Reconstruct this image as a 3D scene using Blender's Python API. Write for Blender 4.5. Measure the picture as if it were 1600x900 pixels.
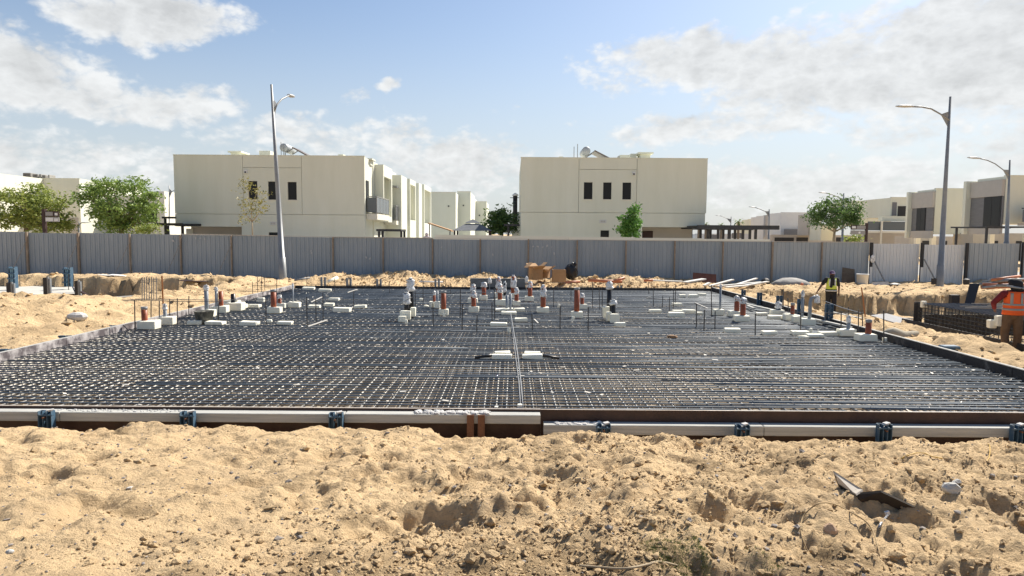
import bpy, bmesh, math, random
import numpy as np
from mathutils import Vector, Matrix

random.seed(7)
rng = np.random.default_rng(7)
S = bpy.context.scene
for o in list(bpy.data.objects): bpy.data.objects.remove(o)
COL = S.collection
R = math.radians

# ------------------------------------------------------------------ camera
F = 1067.0                      # focal length in photo pixels (1600 wide)
CAMZ = 2.2
PITCH = math.atan(84 / F)
ROLL = R(0.4)
cam_d = bpy.data.cameras.new('camera'); cam = bpy.data.objects.new('camera', cam_d); COL.objects.link(cam)
cam_d.sensor_width = 36; cam_d.lens = 36 * F / 1600; cam_d.clip_end = 6000; cam_d.clip_start = 0.05
_f = Vector((0, math.cos(PITCH), -math.sin(PITCH))); _r0 = Vector((1, 0, 0)); _u0 = _r0.cross(_f)
_r = _r0 * math.cos(ROLL) + _u0 * math.sin(ROLL); _u = _r.cross(_f)
cam.matrix_world = Matrix(((_r.x, _u.x, -_f.x, 0), (_r.y, _u.y, -_f.y, 0), (_r.z, _u.z, -_f.z, CAMZ), (0, 0, 0, 1)))
S.camera = cam

# ------------------------------------------------------------------ sun, sky, exposure
SUN_AZ, SUN_EL = R(42), R(46)   # clockwise from +Y (the view), up
sdir = Vector((math.sin(SUN_AZ) * math.cos(SUN_EL), math.cos(SUN_AZ) * math.cos(SUN_EL), math.sin(SUN_EL)))
sl = bpy.data.lights.new('sun', 'SUN'); sl.energy = 5.0; sl.angle = R(0.53); sl.color = (1.0, 0.93, 0.82)
so = bpy.data.objects.new('sun', sl); COL.objects.link(so); so.location = sdir * 200
so.rotation_euler = sdir.to_track_quat('Z', 'Y').to_euler()
S.render.engine = 'CYCLES'
S.view_settings.view_transform = 'Standard'; S.view_settings.look = 'None'
S.view_settings.exposure = 0.8; S.view_settings.gamma = 1.0; S.view_settings.use_curve_mapping = False
S.render.resolution_x = 1024; S.render.resolution_y = 576

W = bpy.data.worlds.new('World'); S.world = W; W.use_nodes = True
def build_sky():
    nt = W.node_tree; N = nt.nodes; L = nt.links
    N.clear()
    out = N.new('ShaderNodeOutputWorld'); bg = N.new('ShaderNodeBackground'); bg.inputs[1].default_value = 0.078
    L.new(bg.outputs[0], out.inputs[0])
    sky = N.new('ShaderNodeTexSky'); sky.sky_type = 'NISHITA'; sky.sun_disc = False
    sky.sun_elevation = SUN_EL; sky.sun_rotation = SUN_AZ
    sky.air_density = 1.0; sky.dust_density = 1.2; sky.ozone_density = 2.0
    tc = N.new('ShaderNodeTexCoord')
    def val(op, a, b=None, c=None):
        n = N.new('ShaderNodeMath'); n.operation = op
        for i, v in enumerate((a, b, c)):
            if v is None: continue
            if isinstance(v, (int, float)): n.inputs[i].default_value = v
            else: L.new(v, n.inputs[i])
        return n.outputs[0]
    def vec(op, a, b):
        n = N.new('ShaderNodeVectorMath'); n.operation = op
        for i, v in enumerate((a, b)):
            if isinstance(v, tuple): n.inputs[i].default_value = v
            else: L.new(v, n.inputs[i])
        return n
    def rng_(x, a, b, c, d, interp='SMOOTHSTEP'):
        n = N.new('ShaderNodeMapRange'); n.interpolation_type = interp
        L.new(x, n.inputs[0])
        for i, v in enumerate((a, b, c, d)): n.inputs[i + 1].default_value = v
        return n.outputs[0]
    D = tc.outputs['Generated']
    sx = N.new('ShaderNodeSeparateXYZ'); L.new(D, sx.inputs[0])
    az = val('ARCTAN2', sx.outputs[0], sx.outputs[1]); el = val('ARCSINE', sx.outputs[2])
    cb = N.new('ShaderNodeCombineXYZ'); L.new(az, cb.inputs[0]); L.new(el, cb.inputs[1])
    # wobble the cloud outlines
    w = N.new('ShaderNodeTexNoise'); w.inputs['Scale'].default_value = 9; w.inputs['Detail'].default_value = 4
    L.new(D, w.inputs['Vector'])
    wv = vec('MULTIPLY', vec('SUBTRACT', w.outputs['Color'], (.5, .5, .5)).outputs[0], (.16, .09, 0)).outputs[0]
    P = vec('ADD', cb.outputs[0], wv).outputs[0]
    def px(x, y):
        dx, dy = (x - 800) / F, (450 - y) / F
        d = _f + _r * dx + _u * dy; d.normalize()
        return math.atan2(d.x, d.y), math.asin(d.z)
    def noise(sc, det, rough, off=(0, 0, 0)):
        m = N.new('ShaderNodeMapping'); m.inputs['Scale'].default_value = (1, 1, 1.7); m.inputs['Location'].default_value = off
        L.new(D, m.inputs[0])
        n = N.new('ShaderNodeTexNoise'); n.inputs['Scale'].default_value = sc; n.inputs['Detail'].default_value = det
        n.inputs['Roughness'].default_value = rough; L.new(m.outputs[0], n.inputs['Vector'])
        return n.outputs['Fac']
    def blobs(lst):
        acc = None
        for (x, y, rx, ry, s) in lst:
            a, e = px(x, y)
            v = vec('DIVIDE', vec('SUBTRACT', P, (a, e, 0)).outputs[0], (rx / F, ry / F, 1)).outputs[0]
            ln = vec('LENGTH', v, (0, 0, 0)).outputs['Value']
            k = rng_(ln, 0.25, 1.25, s, 0.0)
            acc = k if acc is None else val('MAXIMUM', acc, k)
        return acc
    CL = [(255, 28, 170, 48, .50), (-40, 110, 230, 85, .50), (180, 150, 230, 50, .52), (545, 160, 50, 24, .38), (602, 139, 48, 17, .36),
          (700, 250, 190, 60, .46), (430, 215, 240, 40, .36), (1080, 95, 200, 60, .46), (1290, 110, 260, 95, .52), (1530, 80, 260, 120, .55),
          (1000, 125, 110, 26, .34), (1130, 195, 260, 40, .44), (1420, 190, 200, 45, .40), (1400, 290, 330, 60, .42), (1050, 280, 300, 60, .40),
          (100, 250, 420, 60, .38), (800, 205, 90, 20, .26), (800, 178, 60, 12, .25), (1750, 200, 300, 100, .4), (-300, 60, 300, 160, .45)]
    bias = blobs(CL)
    def billow(sc, det, off=(0, 0, 0)):          # rounded puffs with soft creases between them
        n = noise(sc, det, .55, off); return val('ABSOLUTE', val('SUBTRACT', val('MULTIPLY', n, 2), 1))
    def density(off):
        a = noise(5.0, 8, .58, off); b = billow(13, 3, tuple(o + 1.7 for o in off)); c = billow(34, 4, tuple(o + 4.1 for o in off)); e = noise(60, 5, .65, off)
        s = val('ADD', val('MULTIPLY', a, .62), val('MULTIPLY', b, .42)); s = val('ADD', s, val('MULTIPLY', c, .30)); return val('ADD', s, val('MULTIPLY', e, .12))
    d0 = density((0, 0, 0)); d1 = density((-.010, -.010, -.030))      # the second one is taken a little nearer the sun
    dens = val('ADD', d0, bias)
    mask = rng_(dens, .66, .92, 0, 1)
    relief = val('SUBTRACT', d0, d1)
    tone = val('ADD', val('MULTIPLY', relief, 1.0), val('MULTIPLY', rng_(dens, .80, 1.18, 0, 1), -.19))
    tone = val('ADD', tone, 1.12)
    tone = val('MULTIPLY', tone, 5.65)
    tone = val('MINIMUM', val('MAXIMUM', tone, 4.7), 7.0)
    cc = N.new('ShaderNodeVectorMath'); cc.operation = 'SCALE'; cc.inputs[0].default_value = (.985, 1.0, 1.0); L.new(tone, cc.inputs['Scale'])
    # pale dusty haze low down
    hz = rng_(el, 0.0, .34, .80, 0.0)
    m1 = N.new('ShaderNodeMix'); m1.data_type = 'RGBA'; L.new(hz, m1.inputs[0])
    sat = N.new('ShaderNodeVectorMath'); sat.operation = 'MULTIPLY'; L.new(sky.outputs[0], sat.inputs[0]); sat.inputs[1].default_value = (1.0, 1.0, 1.0)
    L.new(sat.outputs[0], m1.inputs[6]); m1.inputs[7].default_value = (5.0, 5.35, 5.6, 1)
    m2 = N.new('ShaderNodeMix'); m2.data_type = 'RGBA'
    L.new(val('MULTIPLY', mask, .93), m2.inputs[0]); L.new(m1.outputs[2], m2.inputs[6]); L.new(cc.outputs[0], m2.inputs[7])
    L.new(m2.outputs[2], bg.inputs[0])
build_sky()

# ------------------------------------------------------------------ pixel -> world
def ray(px, py):
    return _f + _r * ((px - 800) / F) + _u * ((450 - py) / F)
def at(px, py, Y):
    d = ray(px, py); return Vector((0, 0, CAMZ)) + d * (Y / d.y)
def gz(px, py, z=0.0):
    d = ray(px, py); return Vector((0, 0, CAMZ)) + d * ((z - CAMZ) / d.z)
def XA(px, Y, py=380): return at(px, py, Y).x
def ZA(px, py, Y): return at(px, py, Y).z

# ------------------------------------------------------------------ materials
MATS = {}
def mat(name, col, rough=.7, col2=None, scale=6, bump=0., bscale=40, metal=0., spec=.4, detail=5, lo=.35, hi=.65, stretch=None, trans=0., coat=0.):
    if name in MATS: return MATS[name]
    m = bpy.data.materials.new(name); m.use_nodes = True; nt = m.node_tree; N = nt.nodes; L = nt.links
    b = N['Principled BSDF']; b.inputs['Base Color'].default_value = (*col, 1); b.inputs['Roughness'].default_value = rough
    b.inputs['Metallic'].default_value = metal; b.inputs['Specular IOR Level'].default_value = spec
    tc = N.new('ShaderNodeTexCoord'); src = tc.outputs['Object']
    if stretch:
        mp = N.new('ShaderNodeMapping'); mp.inputs['Scale'].default_value = stretch; L.new(src, mp.inputs[0]); src = mp.outputs[0]
    if col2 is not None:
        n = N.new('ShaderNodeTexNoise'); n.inputs['Scale'].default_value = scale; n.inputs['Detail'].default_value = detail; n.inputs['Roughness'].default_value = .65
        L.new(src, n.inputs['Vector'])
        r = N.new('ShaderNodeMapRange'); r.inputs[1].default_value = lo; r.inputs[2].default_value = hi; L.new(n.outputs['Fac'], r.inputs[0])
        x = N.new('ShaderNodeMix'); x.data_type = 'RGBA'; x.inputs[6].default_value = (*col, 1); x.inputs[7].default_value = (*col2, 1)
        L.new(r.outputs[0], x.inputs[0]); L.new(x.outputs[2], b.inputs['Base Color'])
    if bump:
        n = N.new('ShaderNodeTexNoise'); n.inputs['Scale'].default_value = bscale; n.inputs['Detail'].default_value = 4; L.new(src, n.inputs['Vector'])
        bp = N.new('ShaderNodeBump'); bp.inputs['Strength'].default_value = bump; bp.inputs['Distance'].default_value = .02
        L.new(n.outputs['Fac'], bp.inputs['Height']); L.new(bp.outputs[0], b.inputs['Normal'])
    if trans:
        t = N.new('ShaderNodeBsdfTranslucent'); ms = N.new('ShaderNodeMixShader'); ms.inputs[0].default_value = trans
        ic = b.inputs['Base Color']
        if ic.is_linked: L.new(ic.links[0].from_socket, t.inputs[0])
        else: t.inputs[0].default_value = (*col, 1)
        L.new(b.outputs[0], ms.inputs[1]); L.new(t.outputs[0], ms.inputs[2]); L.new(ms.outputs[0], N['Material Output'].inputs[0])
    MATS[name] = m; return m

def sand_mat():
    m = bpy.data.materials.new('sand'); m.use_nodes = True; nt = m.node_tree; N = nt.nodes; L = nt.links
    b = N['Principled BSDF']; b.inputs['Roughness'].default_value = .95; b.inputs['Specular IOR Level'].default_value = .1
    tc = N.new('ShaderNodeTexCoord'); src = tc.outputs['Object']
    def noise(s, d, r=.6):
        n = N.new('ShaderNodeTexNoise'); n.inputs['Scale'].default_value = s; n.inputs['Detail'].default_value = d; n.inputs['Roughness'].default_value = r
        L.new(src, n.inputs['Vector']); return n.outputs['Fac']
    def mr(x, a, b_, c=0, d=1):
        n = N.new('ShaderNodeMapRange'); L.new(x, n.inputs[0])
        for i, v in enumerate((a, b_, c, d)): n.inputs[i + 1].default_value = v
        return n.outputs[0]
    def mix(f, a, b_):
        n = N.new('ShaderNodeMix'); n.data_type = 'RGBA'; L.new(f, n.inputs[0])
        for i, v in ((6, a), (7, b_)):
            if isinstance(v, tuple): n.inputs[i].default_value = (*v, 1)
            else: L.new(v, n.inputs[i])
        return n.outputs[2]
    c = mix(mr(noise(.45, 4), .35, .65), (.64, .47, .275), (.56, .41, .24))
    c = mix(mr(noise(2.6, 6, .7), .50, .72, 0, .6), c, (.43, .30, .17))       # damper, coarser soil
    c = mix(mr(noise(1.1, 8, .78), .50, .68, 0, .55), c, (.36, .27, .175))
    c = mix(mr(noise(55, 3, .7), .60, .74, 0, .55), c, (.34, .24, .15))       # dark grains
    c = mix(mr(noise(16, 5, .75), .66, .74, 0, .7), c, (.62, .56, .46))       # pale grit
    at_ = N.new('ShaderNodeAttribute'); at_.attribute_name = 'damp'
    c = mix(at_.outputs['Fac'], c, (.26, .185, .105))
    L.new(c, b.inputs['Base Color'])
    n = N.new('ShaderNodeTexNoise'); n.inputs['Scale'].default_value = 38; n.inputs['Detail'].default_value = 6; n.inputs['Roughness'].default_value = .7; L.new(src, n.inputs['Vector'])
    bp = N.new('ShaderNodeBump'); bp.inputs['Strength'].default_value = .55; bp.inputs['Distance'].default_value = .025
    L.new(n.outputs['Fac'], bp.inputs['Height'])
    n2 = N.new('ShaderNodeTexNoise'); n2.inputs['Scale'].default_value = 7; n2.inputs['Detail'].default_value = 8; n2.inputs['Roughness'].default_value = .72; L.new(src, n2.inputs['Vector'])
    b2 = N.new('ShaderNodeBump'); b2.inputs['Strength'].default_value = .8; b2.inputs['Distance'].default_value = .12
    L.new(n2.outputs['Fac'], b2.inputs['Height']); L.new(bp.outputs[0], b2.inputs['Normal']); L.new(b2.outputs[0], b.inputs['Normal'])
    return m
SAND = sand_mat()

# ------------------------------------------------------------------ mesh builder
class MB:
    def __init__(s): s.v = []; s.f = []
    def add(s, vs, fs):
        k = len(s.v); s.v += [tuple(v) for v in vs]; s.f += [tuple(i + k for i in f) for f in fs]; return s
    def box(s, x0, x1, y0, y1, z0, z1, bev=0.):
        if bev:
            b = bev; ring = lambda z, i: [(x0+i, y0+i, z), (x1-i, y0+i, z), (x1-i, y1-i, z), (x0+i, y1-i, z)]
            vs = ring(z0, b) + ring(z0 + b, 0) + ring(z1 - b, 0) + ring(z1, b)
            fs = [(3, 2, 1, 0), (12, 13, 14, 15)]
            for k in range(3):
                for i in range(4): j = (i + 1) % 4; fs.append((4*k+i, 4*k+j, 4*k+4+j, 4*k+4+i))
            return s.add(vs, fs)
        vs = [(x0, y0, z0), (x1, y0, z0), (x1, y1, z0), (x0, y1, z0), (x0, y0, z1), (x1, y0, z1), (x1, y1, z1), (x0, y1, z1)]
        return s.add(vs, [(3, 2, 1, 0), (4, 5, 6, 7), (0, 1, 5, 4), (1, 2, 6, 5), (2, 3, 7, 6), (3, 0, 4, 7)])
    def obox(s, c, ax, ay, az):      # oriented box: centre and three half-axes
        c = Vector(c); ax = Vector(ax); ay = Vector(ay); az = Vector(az)
        vs = [c + ax * i + ay * j + az * k for k in (-1, 1) for (i, j) in ((-1, -1), (1, -1), (1, 1), (-1, 1))]
        return s.add(vs, [(3, 2, 1, 0), (4, 5, 6, 7), (0, 1, 5, 4), (1, 2, 6, 5), (2, 3, 7, 6), (3, 0, 4, 7)])
    def beam(s, p, q, w, h, up=(0, 0, 1)):
        p = Vector(p); q = Vector(q); d = (q - p); a = d.normalized(); side = a.cross(Vector(up)); side.normalize(); u = side.cross(a)
        return s.obox((p + q) / 2, d / 2, side * (w / 2), u * (h / 2))
    def tube(s, pts, rad, n=8, caps=True):
        pts = [Vector(p) for p in pts]; k0 = len(s.v); m = len(pts)
        if isinstance(rad, (int, float)): rad = [rad] * m
        prev = None
        for i, p in enumerate(pts):
            t = (pts[min(i + 1, m - 1)] - pts[max(i - 1, 0)]).normalized()
            if prev is None:
                a = t.orthogonal().normalized()
            else:
                a = (prev - t * prev.dot(t)); a = a.normalized() if a.length > 1e-6 else t.orthogonal().normalized()
            prev = a; b = t.cross(a)
            for j in range(n):
                th = 2 * math.pi * j / n
                s.v.append(tuple(p + (a * math.cos(th) + b * math.sin(th)) * rad[i]))
        for i in range(m - 1):
            for j in range(n):
                q = (j + 1) % n
                s.f.append((k0 + i*n + j, k0 + i*n + q, k0 + (i+1)*n + q, k0 + (i+1)*n + j))
        if caps:
            s.f.append(tuple(k0 + j for j in reversed(range(n)))); s.f.append(tuple(k0 + (m-1)*n + j for j in range(n)))
        return s
    def lathe(s, c, prof, n=16, caps=True):   # prof: (r, z)
        return s.tube([(c[0], c[1], c[2] + z) for r, z in prof], [max(r, 1e-4) for r, z in prof], n, caps) if all(prof[i][1] != prof[i+1][1] for i in range(len(prof)-1)) else s._lathe(c, prof, n)
    def _lathe(s, c, prof, n):
        k0 = len(s.v); m = len(prof)
        for r, z in prof:
            for j in range(n):
                th = 2 * math.pi * j / n; s.v.append((c[0] + r * math.cos(th), c[1] + r * math.sin(th), c[2] + z))
        for i in range(m - 1):
            for j in range(n):
                q = (j + 1) % n; s.f.append((k0 + i*n + j, k0 + i*n + q, k0 + (i+1)*n + q, k0 + (i+1)*n + j))
        s.f.append(tuple(k0 + j for j in reversed(range(n)))); s.f.append(tuple(k0 + (m-1)*n + j for j in range(n)))
        return s
    def sphere(s, c, r, n=12, m=8):
        rx, ry, rz = (r, r, r) if isinstance(r, (int, float)) else r
        k0 = len(s.v)
        for i in range(1, m):
            ph = math.pi * i / m
            for j in range(n):
                th = 2 * math.pi * j / n
                s.v.append((c[0] + rx * math.sin(ph) * math.cos(th), c[1] + ry * math.sin(ph) * math.sin(th), c[2] + rz * math.cos(ph)))
        for i in range(m - 2):
            for j in range(n):
                q = (j + 1) % n; s.f.append((k0 + i*n + j, k0 + (i+1)*n + j, k0 + (i+1)*n + q, k0 + i*n + q))
        t = len(s.v); s.v.append((c[0], c[1], c[2] + rz)); s.v.append((c[0], c[1], c[2] - rz))
        for j in range(n):
            q = (j + 1) % n; s.f.append((t, k0 + j, k0 + q)); s.f.append((t + 1, k0 + (m-2)*n + q, k0 + (m-2)*n + j))
        return s
    def build(s, name, material, parent=None, smooth=False, origin=None):
        me = bpy.data.meshes.new(name)
        v = np.array(s.v, dtype=float)
        if parent is not None: off = wloc(parent)
        elif origin is not None: off = Vector(origin)
        else: off = Vector(((v[:, 0].min() + v[:, 0].max()) / 2, (v[:, 1].min() + v[:, 1].max()) / 2, v[:, 2].min()))
        v = v - np.array(off)
        me.from_pydata(v.tolist(), [], s.f); me.update()
        if material: me.materials.append(material)
        if smooth: me.polygons.foreach_set('use_smooth', [True] * len(me.polygons))
        o = bpy.data.objects.new(name, me); COL.objects.link(o)
        if parent is not None: o.parent = parent
        else: o.location = off
        return o
def wloc(o):
    p = Vector((0, 0, 0))
    while o is not None: p += o.location; o = o.parent
    return p
def tag(o, label=None, cat=None, group=None, kind=None):
    if label: o['label'] = label
    if cat: o['category'] = cat
    if group: o['group'] = group
    if kind: o['kind'] = kind
    return o
def thing(name, label, cat, loc, group=None):
    o = bpy.data.objects.new(name, None); COL.objects.link(o); o.location = loc; o.empty_display_size = .2
    return tag(o, label, cat, group)
ORD = ['', 'first', 'second', 'third', 'fourth', 'fifth', 'sixth', 'seventh', 'eighth', 'ninth', 'tenth', 'eleventh', 'twelfth', 'thirteenth', 'fourteenth', 'fifteenth', 'sixteenth', 'seventeenth', 'eighteenth', 'nineteenth', 'twentieth']
def nth(i):
    if i <= 20: return ORD[i]
    tens = {2: 'twenty', 3: 'thirty', 4: 'forty', 5: 'fifty', 6: 'sixty'}[i // 10]
    return tens + '-' + ORD[i % 10] if i % 10 else {20: 'twentieth', 30: 'thirtieth', 40: 'fortieth', 50: 'fiftieth', 60: 'sixtieth'}[i]

# ------------------------------------------------------------------ noise
def _h(ix, iy, seed):
    n = (ix.astype(np.int64) * 374761393 + iy.astype(np.int64) * 668265263 + seed * 974634777) & 0xffffffff
    n = ((n ^ (n >> 13)) * 1274126177) & 0xffffffff
    return ((n ^ (n >> 16)) & 0xffffff) / float(0x1000000)
def pn(x, y, seed=0):
    ix = np.floor(x); iy = np.floor(y); fx = x - ix; fy = y - iy
    u = fx * fx * fx * (fx * (fx * 6 - 15) + 10); v = fy * fy * fy * (fy * (fy * 6 - 15) + 10)
    def g(ax, ay):
        a = _h(ix + ax, iy + ay, seed) * 2 * np.pi
        return np.cos(a) * (fx - ax) + np.sin(a) * (fy - ay)
    return ((g(0, 0) * (1 - u) + g(1, 0) * u) * (1 - v) + (g(0, 1) * (1 - u) + g(1, 1) * u) * v) * 1.5
def fbm(x, y, f, octv, seed=0, gain=.5):
    s = 0; a = 1.
    for i in range(octv): s = s + a * pn(x * f + 17.3 * i, y * f - 9.1 * i, seed + i); f *= 2.03; a *= gain
    return s
def sst(a, b, x):
    t = np.clip((x - a) / (b - a), 0, 1); return t * t * (3 - 2 * t)
# ================================================================== SETTING: ground
RX0, RX1, RY0, RY1 = -8.65, 7.95, 8.27, 27.1      # the raft, inside its forms
def ground_h(x, y):
    n1 = fbm(x, y, .55, 4, 11); n2 = fbm(x, y, 1.7, 4, 23)
    # everywhere
    h = .04 + .10 * n1
    # foreground bank falling to the trench before the form
    fgz = np.interp(y, [0, 2.5, 4, 5.5, 6.8, 7.6], [.62, .54, .40, .20, .02, -.04])
    fg = fgz + .05 * sst(-.6, -1.6, x) * sst(6.2, 7.4, y) + .028 * fbm(x, y, 2.1, 2, 71) - .03 - .075 * sst(.1, 1.3, x) * sst(6.0, 7.4, y) - sst(6.7, 7.5, y) * (.10 * np.exp(-((x + .1) / .7) ** 2) + .07 * np.exp(-((x + 4.7) / .6) ** 2) + .03 * np.exp(-((x + 2.9) / .6) ** 2)) + .06 * n1 + .035 * n2
    h = np.where(y < 8.6, fg, h)
    # left bank and mound
    left = sst(-8.7, -9.9, x)
    lb = .08 + .17 * sst(-8.9, -11.5, x) + .22 * np.exp(-((x + 13.2) / 2.6) ** 2 - ((y - 17.2) / 2.6) ** 2) + .10 * n1 + .05 * n2
    lb = lb - .75 * sst(19.2, 21.2, y + .5 * n1) * sst(-10.8, -12.2, x + .5 * n2)
    lb = lb + .80 * sst(27.25, 27.6, y + .5 * n2) * sst(-10.8, -12.2, x + .5 * n2)
    lb = lb - .35 * sst(28.8, 31.5, y)
    blend = left * sst(6.5, 9.5, y)
    h = h * (1 - blend) + lb * blend
    # strip behind the raft
    bk = -.04 + .12 * sst(27.3, 30.5, y) + .13 * n1 + .07 * n2
    bk = bk + .24 * np.exp(-((x + 4.9) / 1.6) ** 2 - ((y - 31.9) / .5) ** 2) + .25 * np.exp(-((x + 1.2) / .8) ** 2 - ((y - 32.0) / .5) ** 2) + .22 * np.exp(-((x + 11) / 4) ** 2 - ((y - 31.3) / .6) ** 2)
    bk = bk + .28 * np.exp(-((x - 4.7) / .9) ** 2 - ((y - 30.0) / .5) ** 2) + .06 * np.exp(-((x - 10.6) / 1.6) ** 2 - ((y - 29.5) / .9) ** 2)
    bk = bk - .20 * sst(6, 10, x) * sst(27.4, 29, y)
    bb = sst(27.15, 27.6, y) * (1 - left) * (1 - sst(33, 36, y))
    h = h * (1 - bb) + bk * bb
    # right of the raft
    right = sst(8.02, 8.3, x) * sst(7.0, 9.5, y) * (1 - sst(27.5, 28.5, y))
    rb = -.05 + .08 * n1 + .05 * n2 + .26 * np.exp(-((x - 9.45) / .6) ** 2 - ((y - 13.9) / .9) ** 2) + .22 * np.exp(-((x - 9.3) / .6) ** 2 - ((y - 11.6) / 1.0) ** 2) + .16 * np.exp(-((x - 8.8) / .4) ** 2 - ((y - 15.8) / .5) ** 2)
    rb = rb - .40 * sst(9.9, 10.9, x + .25 * n2) * (1 - sst(19.8, 21.2, y)) - .05
    pit = sst(9.4, 10.6, x + .5 * n2) * (1 - sst(19, 23, x)) * sst(18.0, 20.5, y) * (1 - sst(25.95, 26.2, y + .35 * n2 - 1.0 * (1 - sst(12.6, 13.6, x))))
    rb = rb - .72 * pit
    rb = rb + .20 * np.exp(-((x - 17.5) / 2.5) ** 2 - ((y - 27.0) / .8) ** 2) + .13 * np.exp(-((x - 10.5) / 1.2) ** 2 - ((y - 26.6) / .8) ** 2)
    h = h * (1 - right) + rb * right
    # rise and loose heaps in front of the fence on the right
    # trench in front of the form, hole under the raft
    e = 7.70 + .10 * pn(x * 1.3, x * 0 + 3.3, 5) + .05 * pn(x * 4.1, x * 0 + 1.3, 6)
    inx = sst(-8.95, -8.66, x) * (1 - sst(7.93, 8.15, x))
    hole = sst(0, .24, y - e) * (1 - sst(27.12, 27.3, y)) * inx
    h = h * (1 - hole) - .50 * hole
    far = sst(36, 42, y); h = h * (1 - far) - .1 * far
    side = sst(28, 45, np.abs(x)); h = h * (1 - side) + .0 * side
    return h
def axis(segs):
    out = []
    for a, b, st in segs:
        n = max(1, int(round((b - a) / st))); out += list(np.linspace(a, b, n, endpoint=False))
    return out
def geo(a, b, n): return list(a * (b / a) ** (np.arange(1, n + 1) / n))
_gx = geo(30, 2600, 22)
GX = np.array([-v for v in reversed(_gx)] + axis([(-30, -14, .2), (-14, -6.6, .1), (-6.6, 6.6, .023), (6.6, 14, .1), (14, 30, .2)]) + [30] + _gx)
GY = np.array([-2000, -600, -150, -40, -10, -2, .5, 1.6] + axis([(2.2, 8.7, .021), (8.7, 37, .13)]) + [37] + geo(37, 5000, 40))
XX, YY = np.meshgrid(GX, GY)
HH = ground_h(XX, YY)
# detail: churned sand near the camera, rougher to the right
nearm = 1 - sst(8.0, 10.5, YY)
midm = (1 - sst(33, 40, YY)) * (np.abs(XX) < 30)
rough = .30 + .70 * sst(-2.6, .3, XX + 1.2 * fbm(XX, YY, .7, 2, 41) - .25 * (6 - YY))
clump = fbm(XX, YY, 3.2, 5, 31, .55); rid = 1 - np.abs(fbm(XX, YY, 2.1, 4, 37, .5)) * 2
lump = np.maximum(0, fbm(XX, YY, 7.5, 3, 43, .5)) ** 1.2
scarp = fbm(XX, YY, 1.6, 5, 51, .6); sc1 = sst(.02, .10, scarp) ; sc2 = sst(.0, .07, fbm(XX, YY, 3.4, 5, 57, .6))
HH = HH + .78 * nearm * rough * (.026 * clump + .012 * rid + .022 * lump + .030 * sc1 + .020 * sc2) + nearm * (.4 + .6 * rough) * .017 * fbm(XX, YY, 10, 3, 61, .65) + (1 - nearm) * midm * (.03 * clump + .015 * rid + .05 * sc1 + .03 * sc2 + .02 * fbm(XX, YY, 4.2, 2, 63))
def pit(cx, cy, r, d, el=1., a=0.):
    i0, i1 = np.searchsorted(GY, [cy - 2.2 * r, cy + 2.2 * r]); j0, j1 = np.searchsorted(GX, [cx - 2.2 * r * el, cx + 2.2 * r * el])
    if i1 <= i0 or j1 <= j0: return
    X = XX[i0:i1, j0:j1] - cx; Y = YY[i0:i1, j0:j1] - cy
    u = X * math.cos(a) + Y * math.sin(a); v = -X * math.sin(a) + Y * math.cos(a)
    q = np.sqrt((u / el) ** 2 + v ** 2) / r + .25 * pn(X * 9 + cx, Y * 9 + cy, 3)
    HH[i0:i1, j0:j1] += -d * np.exp(-(q / .62) ** 4) + .55 * d * np.exp(-((q - 1.05) / .28) ** 2)
for k in range(170):
    y = 2.6 + 5.1 * rng.random() ** .8; x = (rng.random() * 2 - 1) * (.80 * y + .3)
    s = .45 if x < -1.2 - .15 * y and rng.random() < .7 else 1.
    r = rng.uniform(.05, .17); pit(x, y, r, s * r * rng.uniform(.10, .26), rng.uniform(1., 1.7), rng.uniform(0, 3.1))
for k in range(60):
    y = 2.7 + 4.7 * rng.random() ** .8; x = (rng.random() * 2 - 1) * (.80 * y + .3); r = rng.uniform(.16, .34); pit(x, y, r, r * rng.uniform(.10, .20), rng.uniform(1.2, 2.0), rng.uniform(0, 3.1))
for (pxx, pyy, r, d) in [(668, 818, .16, .085), (738, 742, .18, .07), (860, 745, .15, .06), (1120, 840, .2, .07), (590, 735, .18, .06), (1560, 800, .2, .08), (1005, 745, .14, .07), (520, 690, .22, .06), (1150, 800, .18, .08), (820, 800, .14, .07), (960, 790, .16, .07)]:
    p = gz(pxx, pyy, .25); pit(p.x, p.y, r, d, 1.4, .3)
def hz(x, y):
    i = int(np.clip(np.searchsorted(GY, y) - 1, 0, len(GY) - 2)); j = int(np.clip(np.searchsorted(GX, x) - 1, 0, len(GX) - 2))
    u = (x - GX[j]) / (GX[j+1] - GX[j]); v = (y - GY[i]) / (GY[i+1] - GY[i])
    return float((HH[i, j] * (1-u) + HH[i, j+1] * u) * (1-v) + (HH[i+1, j] * (1-u) + HH[i+1, j+1] * u) * v)
def hzv(x, y):
    i = np.clip(np.searchsorted(GY, y) - 1, 0, len(GY) - 2); j = np.clip(np.searchsorted(GX, x) - 1, 0, len(GX) - 2)
    u = (x - GX[j]) / (GX[j+1] - GX[j]); v = (y - GY[i]) / (GY[i+1] - GY[i])
    return (HH[i, j] * (1-u) + HH[i, j+1] * u) * (1-v) + (HH[i+1, j] * (1-u) + HH[i+1, j+1] * u) * v
def onground(px, py):           # march a view ray down to the ground
    d = ray(px, py); t = 1.5
    for _ in range(2500):
        p = Vector((0, 0, CAMZ)) + d * t
        if p.z <= hz(p.x, p.y): return p
        t += .02 if t < 12 else .05
    return p
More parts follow.
